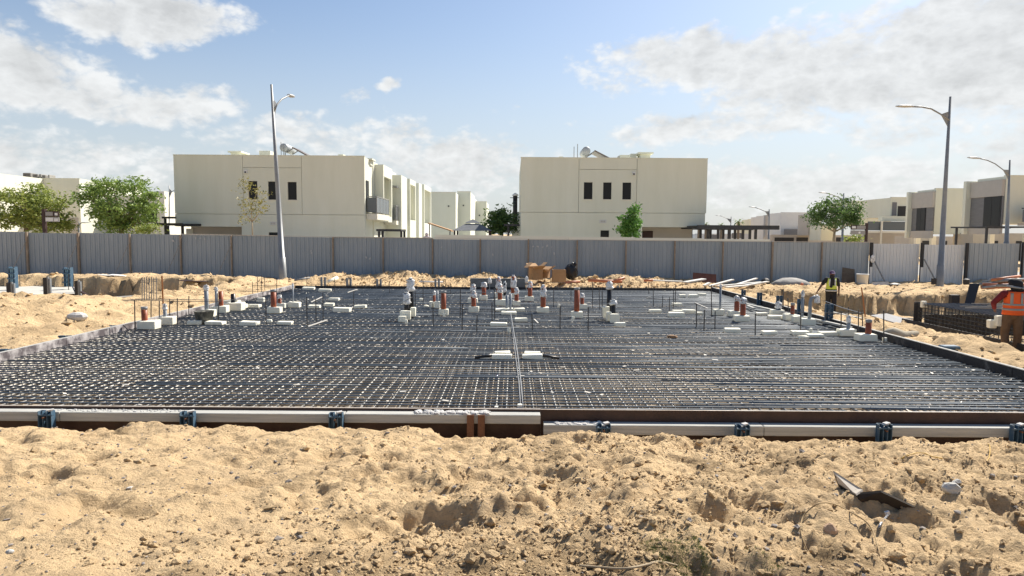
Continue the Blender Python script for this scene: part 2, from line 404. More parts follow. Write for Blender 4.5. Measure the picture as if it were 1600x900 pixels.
def np_mesh(name, V, Fq, material, smooth=True):
    me = bpy.data.meshes.new(name); n = len(V); m = len(Fq); k = Fq.shape[1]
    me.vertices.add(n); me.vertices.foreach_set('co', np.ascontiguousarray(V, dtype=np.float32).ravel())
    me.loops.add(m * k); me.loops.foreach_set('vertex_index', np.ascontiguousarray(Fq, dtype=np.int32).ravel())
    me.polygons.add(m); me.polygons.foreach_set('loop_start', np.arange(m, dtype=np.int32) * k)
    me.polygons.foreach_set('use_smooth', np.full(m, smooth)); me.update(calc_edges=True); me.validate()
    if material: me.materials.append(material)
    return me
ny, nx = HH.shape
idx = np.arange(ny * nx).reshape(ny, nx)
quads = np.stack([idx[:-1, :-1], idx[:-1, 1:], idx[1:, 1:], idx[1:, :-1]], -1).reshape(-1, 4)
g = bpy.data.objects.new('ground', np_mesh('ground', np.stack([XX, YY, HH], -1).reshape(-1, 3), quads, SAND)); COL.objects.link(g)
_d = sst(-.05, .5, fbm(XX, YY, 1.4, 5, 91, .6) + 1.25 * np.exp(-((XX - .0) / 1.2) ** 2 - ((YY - 3.35) / .55) ** 2) + .55 * np.exp(-((XX - 1.2) / 2.2) ** 2 - ((YY - 3.2) / .4) ** 2) - .62 + .20 * rough)
_d = np.clip(_d * .75 * nearm + (1 - nearm) * midm * .45 * sst(.1, .5, fbm(XX, YY, .9, 4, 95)), 0, 1)
_a = g.data.attributes.new('damp', 'FLOAT', 'POINT'); _a.data.foreach_set('value', _d.astype(np.float32).ravel())
tag(g, kind='structure')

# loose clods of sand and grey grit, nobody could count them
def scatter(name, n, xr, size, material, label, cat, seed, dens=None, samp=None):
    r = np.random.default_rng(seed)
    y = 2.5 + 5.2 * r.random(n) ** .85; x = (r.random(n) * 2 - 1) * (.82 * y + .4)
    if samp: x, y = samp(r, n)
    keep = np.ones(n, bool) if dens is None else dens(x, y, r)
    x, y = x[keep], y[keep]; n = len(x)
    z = hzv(x, y)
    s = size[0] * np.exp(r.normal(0, size[1], n)); s = np.clip(s, .003, size[2])
    base = np.array([(1, 0, 0), (-1, 0, 0), (0, 1, 0), (0, -1, 0), (0, 0, 1), (0, 0, -1), (.6, .6, .6), (-.6, .6, .55), (.6, -.6, .55), (-.6, -.6, .6)], float)
    # octahedron split on top
    tri = np.array([(4, 6, 8), (4, 7, 6), (4, 9, 7), (4, 8, 9), (0, 8, 6), (2, 6, 7), (1, 7, 9), (3, 9, 8), (0, 6, 2), (2, 7, 1), (1, 9, 3), (3, 8, 0), (0, 2, 5), (2, 1, 5), (1, 3, 5), (3, 0, 5)])
    V = base[None] * r.uniform(.6, 1.25, (n, 10, 1)) * s[:, None, None] * r.uniform(.7, 1.3, (n, 1, 3))
    a = r.uniform(0, 6.28, n); c, sn = np.cos(a)[:, None], np.sin(a)[:, None]
    VX = V[..., 0] * c - V[..., 1] * sn; VY = V[..., 0] * sn + V[..., 1] * c
    V = np.stack([VX + x[:, None], VY + y[:, None], V[..., 2] * .8 + (z + s * .15)[:, None]], -1).reshape(-1, 3)
    T = (tri[None] + (np.arange(n) * 10)[:, None, None]).reshape(-1, 3)
    o = bpy.data.objects.new(name, np_mesh(name, V, T, material, False)); COL.objects.link(o)
    return tag(o, label, cat, kind='stuff')
def dclod(x, y, r):
    q = .16 + .84 * sst(-2.2, .6, x - .22 * (6 - y)) ; cl = sst(-.15, .35, fbm(x, y, 1.1, 3, 77))
    return r.random(len(x)) < q * (.12 + .88 * cl)
scatter('sand_clods', 36000, 0, (.0075, .60, .045), SAND, 'loose clods of crumbled sand scattered over the foreground bank', 'clods', 5, dclod)
def sdug(r, n):
    return -.05 + r.normal(0, .95, n), 3.4 + r.normal(0, .5, n)
scatter('sand_clods', 6000, 0, (.0075, .6, .036), SAND, 'crumbly dug soil heaped at the bottom centre', 'clods', 25, None, sdug)
def smid(r, n):
    x = r.uniform(-26, 26, n); y = r.uniform(8.5, 32, n); inside = (x > RX0 - .12) & (x < RX1 + .12) & (y < RY1 + .1) & (y > 7.6); y = np.where(inside, r.uniform(RY1 + .15, 32, n), y); return x, y
scatter('sand_clods', 9000, 0, (.028, .6, .11), SAND, 'crumbled clods over the sand banks around the raft', 'clods', 15, None, smid)
GRIT = mat('grit', (.30, .27, .24), .9, (.16, .14, .13), 30)
scatter('gravel', 2600, 0, (.0065, .5, .028), GRIT, 'small grey pebbles and grit strewn over the sand', 'gravel', 9)

# black membrane on the floor of the excavation
MEMB = mat('membrane', (.035, .035, .038), .75, (.34, .29, .22), 1.6, .4, 30, lo=.42, hi=.66)
o = MB().box(RX0 + .01, RX1 - .01, RY0 + .01, RY1 - .01, -.36, -.315).build('blinding_floor', MEMB); tag(o, kind='structure')

# ================================================================== RAFT: rebar mat
def rebar_mat(name, c1, c2, rough=.42):
    m = mat(name, c1, rough, c2, 3.0, spec=.5, metal=.15)
    nt = m.node_tree; N = nt.nodes; L = nt.links; b = N['Principled BSDF']
    return m
BAR_TOP = rebar_mat('bar_dark', (.088, .114, .140), (.17, .195, .22), .55)
BAR_Y = rebar_mat('bar_dusty_sunlit', (.38, .36, .32), (.60, .55, .46), .5)  # pale from dust and from sunlight on the bar tops, painted into the colour
BAR_LOW = rebar_mat('bar_low', (.34, .27, .19), (.52, .43, .31), .6)
BAR_UP = rebar_mat('bar_upright', (.035, .037, .042), (.09, .075, .065), .5)
mat_root = thing('rebar_mat', 'wide dark steel rebar mat filling the raft foundation inside the forms', 'rebar mat', ((RX0+RX1)/2, RY0, -.02))
L_ = RX1 - RX0 - .08; M_ = RY1 - RY0 - .08
def bar_mesh(length, ax, seed, rad, seg=10, wob=.008):
    r = random.Random(seed); pts = []
    for i in range(seg + 1):
        t = (i / seg - .5) * length; a = r.uniform(-wob, wob); b = r.uniform(-wob, wob) * .6
        pts.append((t, a, b) if ax == 'x' else (a, t, b))
    mb = MB(); mb.tube(pts, rad, 6); return mb
def protos(ax, length, material, rad, n=6):
    out = []
    for k in range(n):
        o = bar_mesh(length, ax, k * 7 + (1 if ax == 'x' else 2), rad).build('bar', material, smooth=True, origin=(0, 0, 0)); out.append(o)
    return out
PX = protos('x', L_, BAR_TOP, .0105); PY = protos('y', M_, BAR_Y, .0115)
def put(protos, k, loc):
    src = protos[k % len(protos)]
    o = src if not src.get('_used') else src.copy()
    if o is not src: COL.objects.link(o)
    src['_used'] = 1
    o.parent = mat_root; o.location = Vector(loc) - mat_root.location; o.rotation_euler.z = random.uniform(-.0012, .0012)
xc = (RX0 + RX1) / 2; yc = (RY0 + RY1) / 2
y = RY0 + .06; k = 0
YB = []
while y < RY1 - .05:
    put(PX, k, (xc, y, random.uniform(-.004, .006))); YB.append(y); k += 1
    y += random.choice([.15, .165, .16, .175, .155])
x = RX0 + .08; k = 0
while x < RX1 - .05:
    put(PY, k, (x, yc, -.021 + random.uniform(-.003, .003))); k += 1
    x += random.choice([.14, .15, .15, .16, .165])
for o in PX + PY:
    if '_used' in o: del o['_used']
for o in mat_root.children:
    if '_used' in o: del o['_used']
# the lower mat, seen only through the upper one
low = MB()
y = RY0 + .1
while y < RY1: low.tube([(RX0 + .05, y, -.25), (xc, y + random.uniform(-.03, .03), -.25), (RX1 - .05, y, -.25)], .010, 5); y += .17
x = RX0 + .1
while x < RX1: low.tube([(x, RY0 + .05, -.228), (x + random.uniform(-.03, .03), yc, -.228), (x, RY1 - .05, -.228)], .010, 5); x += .165
# support chairs and tie wire tails
for k in range(420):
    x = random.uniform(RX0 + .3, RX1 - .3); yy = random.uniform(RY0 + .3, RY1 - .4)
    low.tube([(x - .15, yy, -.25), (x - .12, yy, -.035), (x + .12, yy, -.035), (x + .15, yy, -.25)], .006, 4)
o = low.build('lower_bars', BAR_LOW, mat_root, True); tag(o, kind='stuff')
# second bars lapped beside the top x bars, denser towards the right, lying a little loose
lap = MB()
for k in range(170):
    yy = random.uniform(RY0 + .1, RY1 - .1); ln = random.uniform(2.2, 5.5); x0 = min(random.uniform(RX0 + .1, RX1 - 2.2) + (2.5 if random.random() < .6 else 0), RX1 - ln - .05)
    x0 = max(x0, RX0 + .1)
    lap.tube([(x0, yy, .004), (x0 + ln / 2, yy + random.uniform(-.02, .02), .006), (x0 + ln, yy + random.uniform(-.04, .04), .004)], .010, 5)
o = lap.build('lap_bars', BAR_TOP, mat_root, True); tag(o, kind='stuff')
TIE = mat('tie_wire', (.45, .43, .40), .45, (.65, .62, .56), 20, metal=.3)
tie = MB()
for k in range(2600):
    yy = random.choice(YB) ; x = random.uniform(RX0 + .1, RX1 - .1)
    a = random.uniform(0, 6.28); l = random.uniform(.02, .05)
    tie.tube([(x, yy, .009), (x + l * math.cos(a), yy + l * math.sin(a), .014 + random.uniform(0, .03))], .0035, 3, False)
o = tie.build('tie_wires', TIE, mat_root); tag(o, kind='stuff')
WOODCHIP = mat('litter', (.62, .60, .55), .8, (.40, .36, .3), 9)
lit = MB()
for k in range(300):
    x = random.uniform(RX0 + .2, RX1 - .2); yy = random.uniform(RY0 + .2, RY1 - .3) ; a = random.uniform(0, 3.14); l = random.uniform(.015, .05)
    lit.obox((x, yy, .018), (l * math.cos(a), l * math.sin(a), 0), (-l * .5 * math.sin(a), l * .5 * math.cos(a), 0), (0, 0, .006))
o = lit.build('foam_crumbs', WOODCHIP, mat_root); tag(o, kind='stuff')

# ================================================================== FORMWORK
PLY_DK = mat('ply_dark', (.030, .012, .010), .45, (.055, .025, .02), 5, .2, 18)
PLY_IN = mat('ply_cement', (.10, .085, .09), .8, (.46, .43, .42), 3.2, .3, 25, lo=.42, hi=.62)
PLY_BK = mat('ply_black', (.022, .022, .026), .6, (.12, .115, .11), 4.5, .2, 25, lo=.55, hi=.72)
TIMB = mat('timber_grey', (.33, .33, .305), .85, (.45, .445, .415), 5, .3, 60, stretch=(.25, 3, 6))
EDGE = mat('ply_edge', (.40, .33, .26), .85, (.56, .50, .44), 8)
RUST = mat('rusty_steel', (.105, .048, .026), .8, (.20, .09, .045), 12, .3, 50)
BLUE = mat('blue_steel', (.045, .10, .16), .6, (.13, .17, .20), 9, .15, 40, lo=.45, hi=.75)
CEM = mat('cement', (.46, .45, .43), .9, (.58, .57, .55), 6, .5, 30)
xs = XA(845, 8.2, 655)
r1 = thing('front_formwork', 'grey timber edge form along the near left side of the rebar raft', 'formwork', (-3.5, 8.2, -.3))
MB().box(RX0 - .9, xs, RY0 - .022, RY0, -.42, .055).build('plywood_panel', PLY_DK, r1)
MB().box(RX0 - .9, xs, RY0 - .022, RY0, .055, .060).build('plywood_edge', EDGE, r1)
for a, b_ in ((RX0 - .9, -5.45), (-5.44, -2.02), (-2.01, xs - .01)):
    MB().box(a, b_, RY0 - .185, RY0 - .024, -.085 + random.uniform(-.006, .006), .028 + random.uniform(-.006, .006), .006).build('waler_beam', TIMB, r1)
r2 = thing('front_formwork', 'dark red-brown plywood edge form along the near right side of the raft', 'formwork', (4.5, 8.2, -.3))
MB().box(xs + .002, RX1 + .9, RY0 - .018, RY0 + .002, -.42, .052).build('plywood_panel', PLY_DK, r2)
MB().box(xs + .002, RX1 + .9, RY0 - .018, RY0 + .002, .052, .056).build('plywood_edge', EDGE, r2)
for a, b_ in ((xs + .03, 3.05), (3.06, 6.2), (6.21, RX1 + .9)):
    MB().box(a, b_, RY0 - .185, RY0 - .02, -.205 + random.uniform(-.006, .006), -.095 + random.uniform(-.006, .006), .006).build('waler_beam', TIMB, r2)
r3 = thing('side_formwork', 'cement-splashed plywood edge form along the left side of the raft', 'formwork', (RX0, 17, -.3))
yy = RY0
while yy < RY1 - .2:
    y1 = min(yy + 2.44, RY1); t = random.uniform(-.008, .008)
    MB().box(RX0 - .02 + t, RX0 + t, yy + .003, y1 - .003, -.42, .13).build('plywood_panel', PLY_IN, r3)
    MB().box(RX0 - .075 + t, RX0 - .022 + t, yy + .003, y1 - .003, .06, .135).build('top_rail', TIMB, r3); yy = y1
r4 = thing('side_formwork', 'black plywood edge form with a grey top along the right side of the raft', 'formwork', (RX1, 17, -.3))
yy = RY0
while yy < RY1 - .2:
    y1 = min(yy + 2.44, RY1); t = random.uniform(-.008, .008)
    MB().box(RX1 + t, RX1 + .02 + t, yy + .003, y1 - .003, -.42, .15).build('plywood_panel', PLY_BK, r4)
    MB().box(RX1 + .022 + t, RX1 + .075 + t, yy + .003, y1 - .003, .07, .155).build('top_rail', TIMB, r4); yy = y1
r5 = thing('back_formwork', 'black plywood edge form along the far side of the raft', 'formwork', (0, RY1, -.3))
x = RX0
while x < RX1 - .2:
    x1 = min(x + 2.44, RX1)
    MB().box(x + .003, x1 - .003, RY1, RY1 + .02, -.42, .10 + random.uniform(-.01, .01)).build('plywood_panel', PLY_BK, r5); x = x1
MB().box(XA(735, 27.2), XA(822, 27.2), RY1 + .03, RY1 + .18, -.2, .44).build('concrete_upstand', mat('concrete_dk', (.13, .13, .13), .9, (.19, .19, .185), 4, .3, 30), r5)
# lumps of spilt cement and a torn foam strip along the waler
def crumble(name, x0, x1, y0, y1, z, n, s, material, label, cat):
    mb = MB()
    for k in range(n):
        t = random.random(); x = x0 + (x1 - x0) * t; q = s * random.uniform(.4, 1.2)
        mb.sphere((x, random.uniform(y0, y1), z + q * .2), (q * random.uniform(.8, 1.8), q, q * random.uniform(.4, .8)), 6, 4)
    o = mb.build(name, material); return tag(o, label, cat, kind='stuff')
crumble('spilt_cement', XA(650, 8.15, 650), XA(765, 8.15, 650), 8.11, 8.24, .03, 170, .026, CEM, 'crust of pale spilt cement on the left front form beside the stakes', 'spilt cement')
crumble('spilt_cement', XA(868, 8.15, 650), XA(940, 8.15, 650), 8.11, 8.22, -.095, 110, .024, CEM, 'crust of pale spilt cement on the right front form beside a blue clamp', 'spilt cement')
crumble('spilt_cement', XA(90, 8.15, 650), XA(290, 8.15, 650), 8.12, 8.22, .025, 120, .012, CEM, 'thin line of cement crumbs on the far left of the front form', 'spilt cement')
for px_, lab in ((735, 'left'), (752, 'right')):
    x = XA(px_, 8.05, 670)
    st = MB(); st.box(x - .042, x + .042, 8.045, 8.06, -.45, .035); st.box(x - .042, x - .03, 8.06, 8.082, -.45, .03); st.box(x + .03, x + .042, 8.06, 8.082, -.45, .03)
    tag(st.build('steel_stake', RUST), lab + ' one of two rusty brown stakes holding the front form', 'stake', 'rusty stakes at the front form')
def clamp(px, py, z0, label, yb=8.0):
    x = XA(px, yb, py)
    r = thing('form_clamp', label, 'clamp', (x, yb, z0 - .12), 'blue clamps along the front form')
    for s in (-1, 1):
        mb = MB(); c = x + s * .052
        mb.box(c - .029, c + .029, yb + .04, yb + .05, z0 - .16, z0 + .09); mb.box(c - .029, c - .023, yb - .025, yb + .04, z0 - .16, z0 + .09); mb.box(c + .023, c + .029, yb - .025, yb + .04, z0 - .16, z0 + .09)
        mb.build('channel', BLUE, r)
    MB().box(x - .09, x + .085, yb - .02, yb + .02, z0 + .035, z0 + .052).build('wedge', BLUE, r)
    MB().tube([(x, yb - .06, z0 + .02), (x, yb + .09, z0 + .02)], .011, 8).build('bolt', RUST, r)
    MB().obox((x + .03, yb + .03, z0 + .092), (.03, .01, .004), (-.008, .03, 0), (.004, 0, .010)).build('cement_lump', CEM, r)
for i, (p, q, z0) in enumerate([(72, 660, -.03), (293, 660, -.03), (525, 660, -.03), (943, 678, -.14), (1160, 679, -.14), (1382, 676, -.12), (1592, 678, -.12)]):
    clamp(p, q, z0, nth(i + 1).capitalize().lower() + ' blue steel clamp from the left on the front form')
# upright blue brackets bracing the side forms
def bracket(px, pyb, pyt, wpx, label, Y, group):
    p = at(px, pyb, Y); z1 = ZA(px, pyt, Y); w = wpx * Y / F / 2
    r = thing('form_bracket', label, 'bracket', p, group)
    for s in (-1, 1):
        c = p.x + s * w * .55
        mb = MB(); mb.box(c - w * .4, c + w * .4, Y, Y + .01, p.z - .1, z1); mb.box(c - w * .4, c - w * .4 + .01, Y - .05, Y, p.z - .1, z1); mb.box(c + w * .4 - .01, c + w * .4, Y - .05, Y, p.z - .1, z1)
        mb.build('channel', BLUE, r)
    for t in (.3, .78): MB().box(p.x - w, p.x + w, Y - .03, Y - .005, p.z + (z1 - p.z) * t - .02, p.z + (z1 - p.z) * t + .02).build('cross_plate', BLUE, r)
for i, (px, b_, t, w, Y) in enumerate([(1161, 470, 453, 7, 23.6), (1186, 475, 457, 8, 21.7), (1217, 479, 462, 10, 20), (1250, 491, 467, 11, 18.5), (1294, 501, 475, 13, 17)]):
    bracket(px, b_, t, w, nth(i + 1) + ' blue upright bracket from the back along the right form', Y, 'blue brackets along the right form')
for i, (px, b_, t, w, Y) in enumerate([(176, 516, 508, 16, 15.2), (103, 532, 524, 20, 13.4), (14, 556, 545, 26, 11.9)]):
    bracket(px, b_, t, w, nth(i + 1) + ' low blue bracket from the back along the left form', Y, 'low brackets along the left form')
GRAYM = mat('prop_steel', (.20, .20, .20), .6, (.33, .32, .30), 8)
for i, (px, b_, t) in enumerate([(505, 451, 433), (545, 450, 434), (592, 450, 436), (683, 452, 436), (968, 457, 447)]):
    Y = 27.3; p = at(px, b_, Y); z1 = ZA(px, t, Y)
    mb = MB(); mb.box(p.x - .11, p.x - .03, Y, Y + .06, p.z - .1, z1); mb.box(p.x + .03, p.x + .11, Y, Y + .06, p.z - .1, z1); mb.box(p.x - .11, p.x + .11, Y + .062, Y + .075, p.z, p.z + .1)
    tag(mb.build('form_prop', GRAYM), nth(i + 1) + ' twin grey prop from the left behind the far form', 'prop', 'grey props along the far form')
# ================================================================== THINGS ON THE MAT
FOAM = mat('foam', (.86, .83, .70), .85, (.78, .75, .62), 4, .25, 60)
ORNG = mat('orange_upvc', (.30, .075, .028), .45, (.24, .06, .025), 3)
GREYP = mat('grey_upvc', (.26, .285, .31), .45, (.20, .22, .24), 3)
BLKP = mat('black_hdpe', (.012, .012, .014), .4)
WRAP = mat('plastic_wrap', (.80, .80, .79), .35, (.34, .31, .30), 11, .9, 25, spec=.5, lo=.48, hi=.66)
TAPE = mat('grey_tape', (.25, .25, .25), .5)
def foam_shape(mb, x0, x1, y0, y1, z0, z1, seed=0, rot=0.):
    r = random.Random(seed); b = .012
    cx, cy = (x0 + x1) / 2, (y0 + y1) / 2; k = len(mb.v)
    mb.box(x0, x1, y0, y1, z0, z1, b)
    c, s = math.cos(rot), math.sin(rot); sk = r.uniform(-.06, .06)
    for i in range(k, len(mb.v)):
        x, y, z = mb.v[i]; x -= cx; y -= cy; z += r.uniform(-.006, .006) + sk * x * (.5 if z > (z0+z1)/2 else 0)
        x += r.uniform(-.006, .006); y += r.uniform(-.006, .006)
        mb.v[i] = (cx + x * c - y * s, cy + x * s + y * c, z)
    return mb
def scale_at(px, py, z=.01):
    p = gz(px, py, z); return p, p.y / F
LYING = [(292, 312, 500, 508), (320, 348, 501, 508), (374, 401, 501, 509), (433, 455, 501, 508), (385, 405, 475, 481), (481, 499, 476, 482), (506, 521, 473, 479),
 (520, 546, 480, 488), (513, 529, 465, 470), (553, 571, 476, 482), (368, 384, 474, 482), (472, 490, 448, 453), (497, 516, 451, 456), (350, 372, 468, 484), (766, 792, 503, 510), (804, 824, 496, 503),
 (774, 802, 481, 487), (803, 820, 481, 487), (783, 807, 486, 492), (962, 978, 503, 511), (1015, 1034, 483, 489), (1046, 1070, 487, 496), (1052, 1072, 484, 490), (1067, 1088, 483, 490),
 (1088, 1099, 487, 492), (1051, 1066, 473, 478), (1062, 1072, 460, 465), (1077, 1092, 460, 465), (1134, 1158, 512, 521), (1193, 1215, 516, 524), (1183, 1201, 488, 493), (1203, 1228, 492, 499),
 (1240, 1266, 516, 524), (1263, 1289, 521, 528), (1283, 1310, 517, 525), (1248, 1264, 524, 530), (662, 669, 477, 480), (655, 660, 466, 470), (768, 800, 548, 562), (816, 848, 549, 562),
 (1091, 1104, 458, 463), (416, 424, 499, 504), (402, 412, 465, 472)]
LYING.sort(key=lambda t: t[0] + t[1])
for i, (a, b_, t, q) in enumerate(LYING):
    p, s = scale_at((a + b_) / 2, q); w = (b_ - a) * s; d = min(.26, w * .55); tot = (q - t) * s
    h = max(.05, tot - d * CAMZ / p.y)
    mb = foam_shape(MB(), p.x - w/2, p.x + w/2, p.y, p.y + d, .012, .012 + h, i, random.uniform(-.12, .12) if w < .9 else 0)
    lab = nth(i + 1) + ' white foam block from the left lying flat on the rebar mat'
    if (a, t) == (768, 548) or (a, t) == (816, 549):      # the two big nearest ones have a raised back half
        r = thing('foam_block', 'large white foam block just ' + ('left' if a == 768 else 'right') + ' of the long conduits, with a black tail', 'foam block', (p.x, p.y, .012), 'white foam blocks lying on the mat')
        h = .10
        foam_shape(MB(), p.x - w/2, p.x + w/2, p.y, p.y + .16, .012, .012 + h * .8, i).build('block', FOAM, r)
        foam_shape(MB(), p.x - w/2 + .04, p.x + w/2 - .03, p.y + .162, p.y + .32, .012, .012 + h, i + 3).build('block', FOAM, r)
        sg = -1 if a == 768 else 1
        MB().tube([(p.x + sg * w/2, p.y + .12, .06), (p.x + sg * (w/2 + .12), p.y + .14, .045), (p.x + sg * (w/2 + .3), p.y + .1, .02)], .025, 8).build('conduit_end', BLKP, r, True)
        continue
    tag(mb.build('foam_block', FOAM), lab, 'foam block', 'white foam blocks lying on the mat')

def wrapmesh(mb, x, y, z0, z1, r, seed):
    rr = random.Random(seed); n = 12; k = 5
    prof = [(r * 1.12, 0), (r * 1.3, .16), (r * 1.08, .34), (r * 1.22, .52), (r * 1.0, .68), (r * 1.15, .8), (r * .5, .92), (r * .62, 1.0)]
    k0 = len(mb.v); mb._lathe((x, y, z0), [(a, b_ * (z1 - z0)) for a, b_ in prof], n)
    for i in range(k0, len(mb.v)):
        v = mb.v[i]; f = rr.uniform(.78, 1.25); mb.v[i] = (x + (v[0] - x) * f, y + (v[1] - y) * f, v[2] + rr.uniform(-.02, .02))
    return mb
def stub(label, px, ptop, pbot, wpx, col, block=None, wrap=0, cat='pipe', tilt=0, group='pipe stubs standing in the rebar mat', collar=False, hook=0):
    """px: pipe centre, ptop/pbot: its top and its foot on the block, block: (x0,x1,top,bottom) of the foam, wrap: px of plastic at the top"""
    yb = block[3] if block else pbot
    p, s = scale_at((block[0] + block[1]) / 2 if block else px, yb)
    bw = (block[1] - block[0]) * s if block else .2
    Y = p.y + (bw * .35 if block else 0)
    x = XA(px, Y, pbot); zt = ZA(px, ptop, Y); zw = ZA(px, ptop + wrap, Y); rad = max(.022, wpx * Y / F / 2)
    r = thing('drain_pipe' if col is ORNG else 'service_pipe', label, cat, (x, Y, .01), group)
    if hook:
        MB().tube([(x, Y, .0), (x + tilt, Y, zt - .12), (x + tilt + hook * .02, Y, zt - .04), (x + tilt + hook * .09, Y, zt), (x + tilt + hook * .16, Y, zt - .05)], rad, 12).build('pipe', col, r, True)
        x1 = x + tilt + hook * .16
        wrapmesh(MB(), x1, Y, zt - .14, zt + .04, rad * 1.2, int(px)).build('plastic_wrap', WRAP, r, True)
    else:
        MB()._lathe((x, Y, 0), [(rad, -.2), (rad, zt if not wrap else zt - .02), (rad * .86, zt if not wrap else zt - .02), (rad * .86, zt - .08)], 18).build('pipe', col, r, True)
    if collar: MB()._lathe((x, Y, 0), [(rad * 1.08, zt - .05), (rad * 1.1, zt + .012), (rad * .9, zt + .012), (rad * .9, zt - .04)], 18).build('collar', TAPE, r, True)
    if wrap: wrapmesh(MB(), x, Y, zw - .01, zt + .03, rad, int(px * 3)).build('plastic_wrap', WRAP, r, True)
    if block:
        d = bw * .7; h = max(.06, (block[3] - block[2]) * s - .3 * d * CAMZ / p.y)
        foam_shape(MB(), p.x - bw/2, p.x + bw/2, p.y, p.y + d, .012, .012 + h, int(px)).build('foam_collar', FOAM, r)
    return r
stub('orange drain pipe stub in foam at the raft\'s left edge, nearest the left form', 226, 480, 503, 9, ORNG, (214, 242, 501, 515), collar=True)
stub('orange drain pipe stub paired with a grey pipe behind the cement bucket', 345.5, 455, 479, 7, ORNG, (333, 353, 478, 489))
stub('slim grey pipe with a white cap left of the orange pipe behind the bucket', 338.5, 450, 480, 4.5, GREYP, (329, 338, 479, 489), wrap=4)
stub('tall grey pipe with a white cap rising behind the cement bucket', 323, 447, 485, 6.5, GREYP, (313, 333, 484, 495), wrap=6)
stub('short grey pipe with a white cap left of the cement bucket', 258, 477, 496, 5.5, GREYP, (248, 270, 495, 508), wrap=6)
stub('short black pipe stub in foam behind the left form', 364.5, 459, 476, 7, BLKP, (352, 377, 473, 486))
stub('tall orange drain pipe stub right of the low white foam, front of a pair', 427.5, 453, 481, 8.5, ORNG, (417, 437, 480, 490), collar=True)
stub('short orange drain pipe stub half hidden behind the taller left one', 437, 462, 476, 5.5, ORNG, (431, 445, 474, 482), wrap=4)
stub('thin steel riser with wrapped top below the left street lamp', 458, 444, 473, 2.5, GREYP, (450, 467, 472, 481), wrap=8)
stub('tall orange drain pipe left of centre without any plastic wrap', 693, 455, 484, 8, ORNG, (685, 700, 483, 493), collar=True)
stub('slim orange pipe left of the unwrapped tall orange pipe', 678.5, 456, 473, 4, ORNG, (671, 681, 471, 481), wrap=4)
stub('slim grey pipe beside the slim orange one left of centre', 683.5, 456, 473, 3, GREYP, (679, 687, 471, 482), wrap=4)
stub('orange drain pipe with plastic top, nearest of the two at left of centre', 740, 456, 480, 7.5, ORNG, (732, 748, 479, 488), wrap=8)
stub('plastic wrapped orange pipe hidden behind the nearer wrapped one', 739, 445, 470, 7, ORNG, (731, 746, 466, 474), wrap=9)
stub('orange drain pipe with wrapped top in front of the grey upstand, left', 756, 442, 463, 7, ORNG, (749, 761, 461, 469), wrap=6)
stub('orange drain pipe under a large wrap, left of the centre conduits', 781, 444, 470, 7, ORNG, (774, 790, 468, 478), wrap=13)
stub('orange pipe stub behind the left centre one, wrapped in crumpled plastic', 779, 434, 462, 7, ORNG, (772, 786, 458, 465), wrap=16)
stub('orange drain pipe with wrapped top, right of the centre conduits', 807, 451, 471, 6.5, ORNG, (801, 813, 470, 478), wrap=8)
stub('tall crumpled plastic wrapped pipe behind the centre conduits', 802, 431, 462, 7.5, ORNG, (795, 809, 458, 465), wrap=18)
stub('small white wrapped pipe between the two big wrapped centre stubs', 788.5, 441, 468, 4.5, BLKP, (784, 793, 462, 470), wrap=15)
stub('orange drain pipe with wrapped top in front of the grey upstand, right', 828, 441, 465, 7, ORNG, (820, 834, 463, 471), wrap=8)
stub('orange drain pipe with a tall plastic cap, right of the centre group', 848.5, 447, 482, 8, ORNG, (839, 858, 480, 489), wrap=17)
stub('tallest orange drain pipe, bare with a grey rim, right of centre', 901, 450, 488, 8.5, ORNG, (893, 911, 487, 497), collar=True)
stub('short orange drain pipe just behind the tallest orange one', 909.5, 460, 477, 6, ORNG, (904, 918, 475, 483), wrap=4)
stub('orange drain pipe with frayed wrap, rear of the pair at right', 1151, 464, 488, 8, ORNG, (1140, 1158, 486, 495), wrap=6)
stub('orange drain pipe with frayed wrap, front of the pair at right', 1160.5, 467, 494, 8.5, ORNG, (1150, 1172, 493, 503), wrap=7)
stub('small orange drain pipe between the blue brackets at right', 1238, 474, 493, 6, ORNG, (1227, 1246, 491, 501), collar=True)
stub('orange drain pipe stub at the right form\'s corner, nearest the right edge', 1356.5, 500, 523, 9, ORNG, (1343, 1371, 522, 534), collar=True)
stub('black pipe with white wrap in foam beside the right brackets', 1216, 473, 486, 8, BLKP, (1207, 1226, 484, 494), wrap=8)
stub('hooked grey pipe in foam near the right form, nearer of two', 1264.5, 464, 500, 5.5, GREYP, (1254, 1275, 498, 509), hook=1, tilt=.01)
stub('tall grey pipe with tangled white wrap left of the hooked one', 1253, 455, 496, 4, GREYP, (1240, 1255, 494, 504), wrap=8)
stub('short grey pipe with white cap in foam near the right form', 1325.5, 496, 516, 6, GREYP, (1314, 1338, 514, 526), wrap=8)
stub('slim tall grey pipe in foam at right, beside two thin rods', 1125, 446, 484, 3.5, GREYP, (1115, 1132, 483, 493), wrap=3)
stub('bent grey conduit rising at the centre, left one', 792, 461, 486, 4.5, GREYP, None, tilt=.0)
stub('bent grey conduit rising at the centre, right one', 797.5, 459, 490, 3.5, GREYP, None)
for px, pt, pb, lab in ((765, 434, 462, 'white cap on a thin rod in front of the cardboard, left of the upstand'), (822.5, 432, 462, 'white cap on a thin rod right of the tall wrapped pipes')):
    p, s = scale_at(px, pb); r = thing('capped_rod', lab, 'rod', p); zt = ZA(px, pt, p.y)
    MB().tube([(p.x, p.y, 0), (p.x, p.y, zt - .1)], .012, 6).build('rod', GREYP, r); wrapmesh(MB(), p.x, p.y, zt - .2, zt, .05, int(px)).build('plastic_wrap', WRAP, r, True)
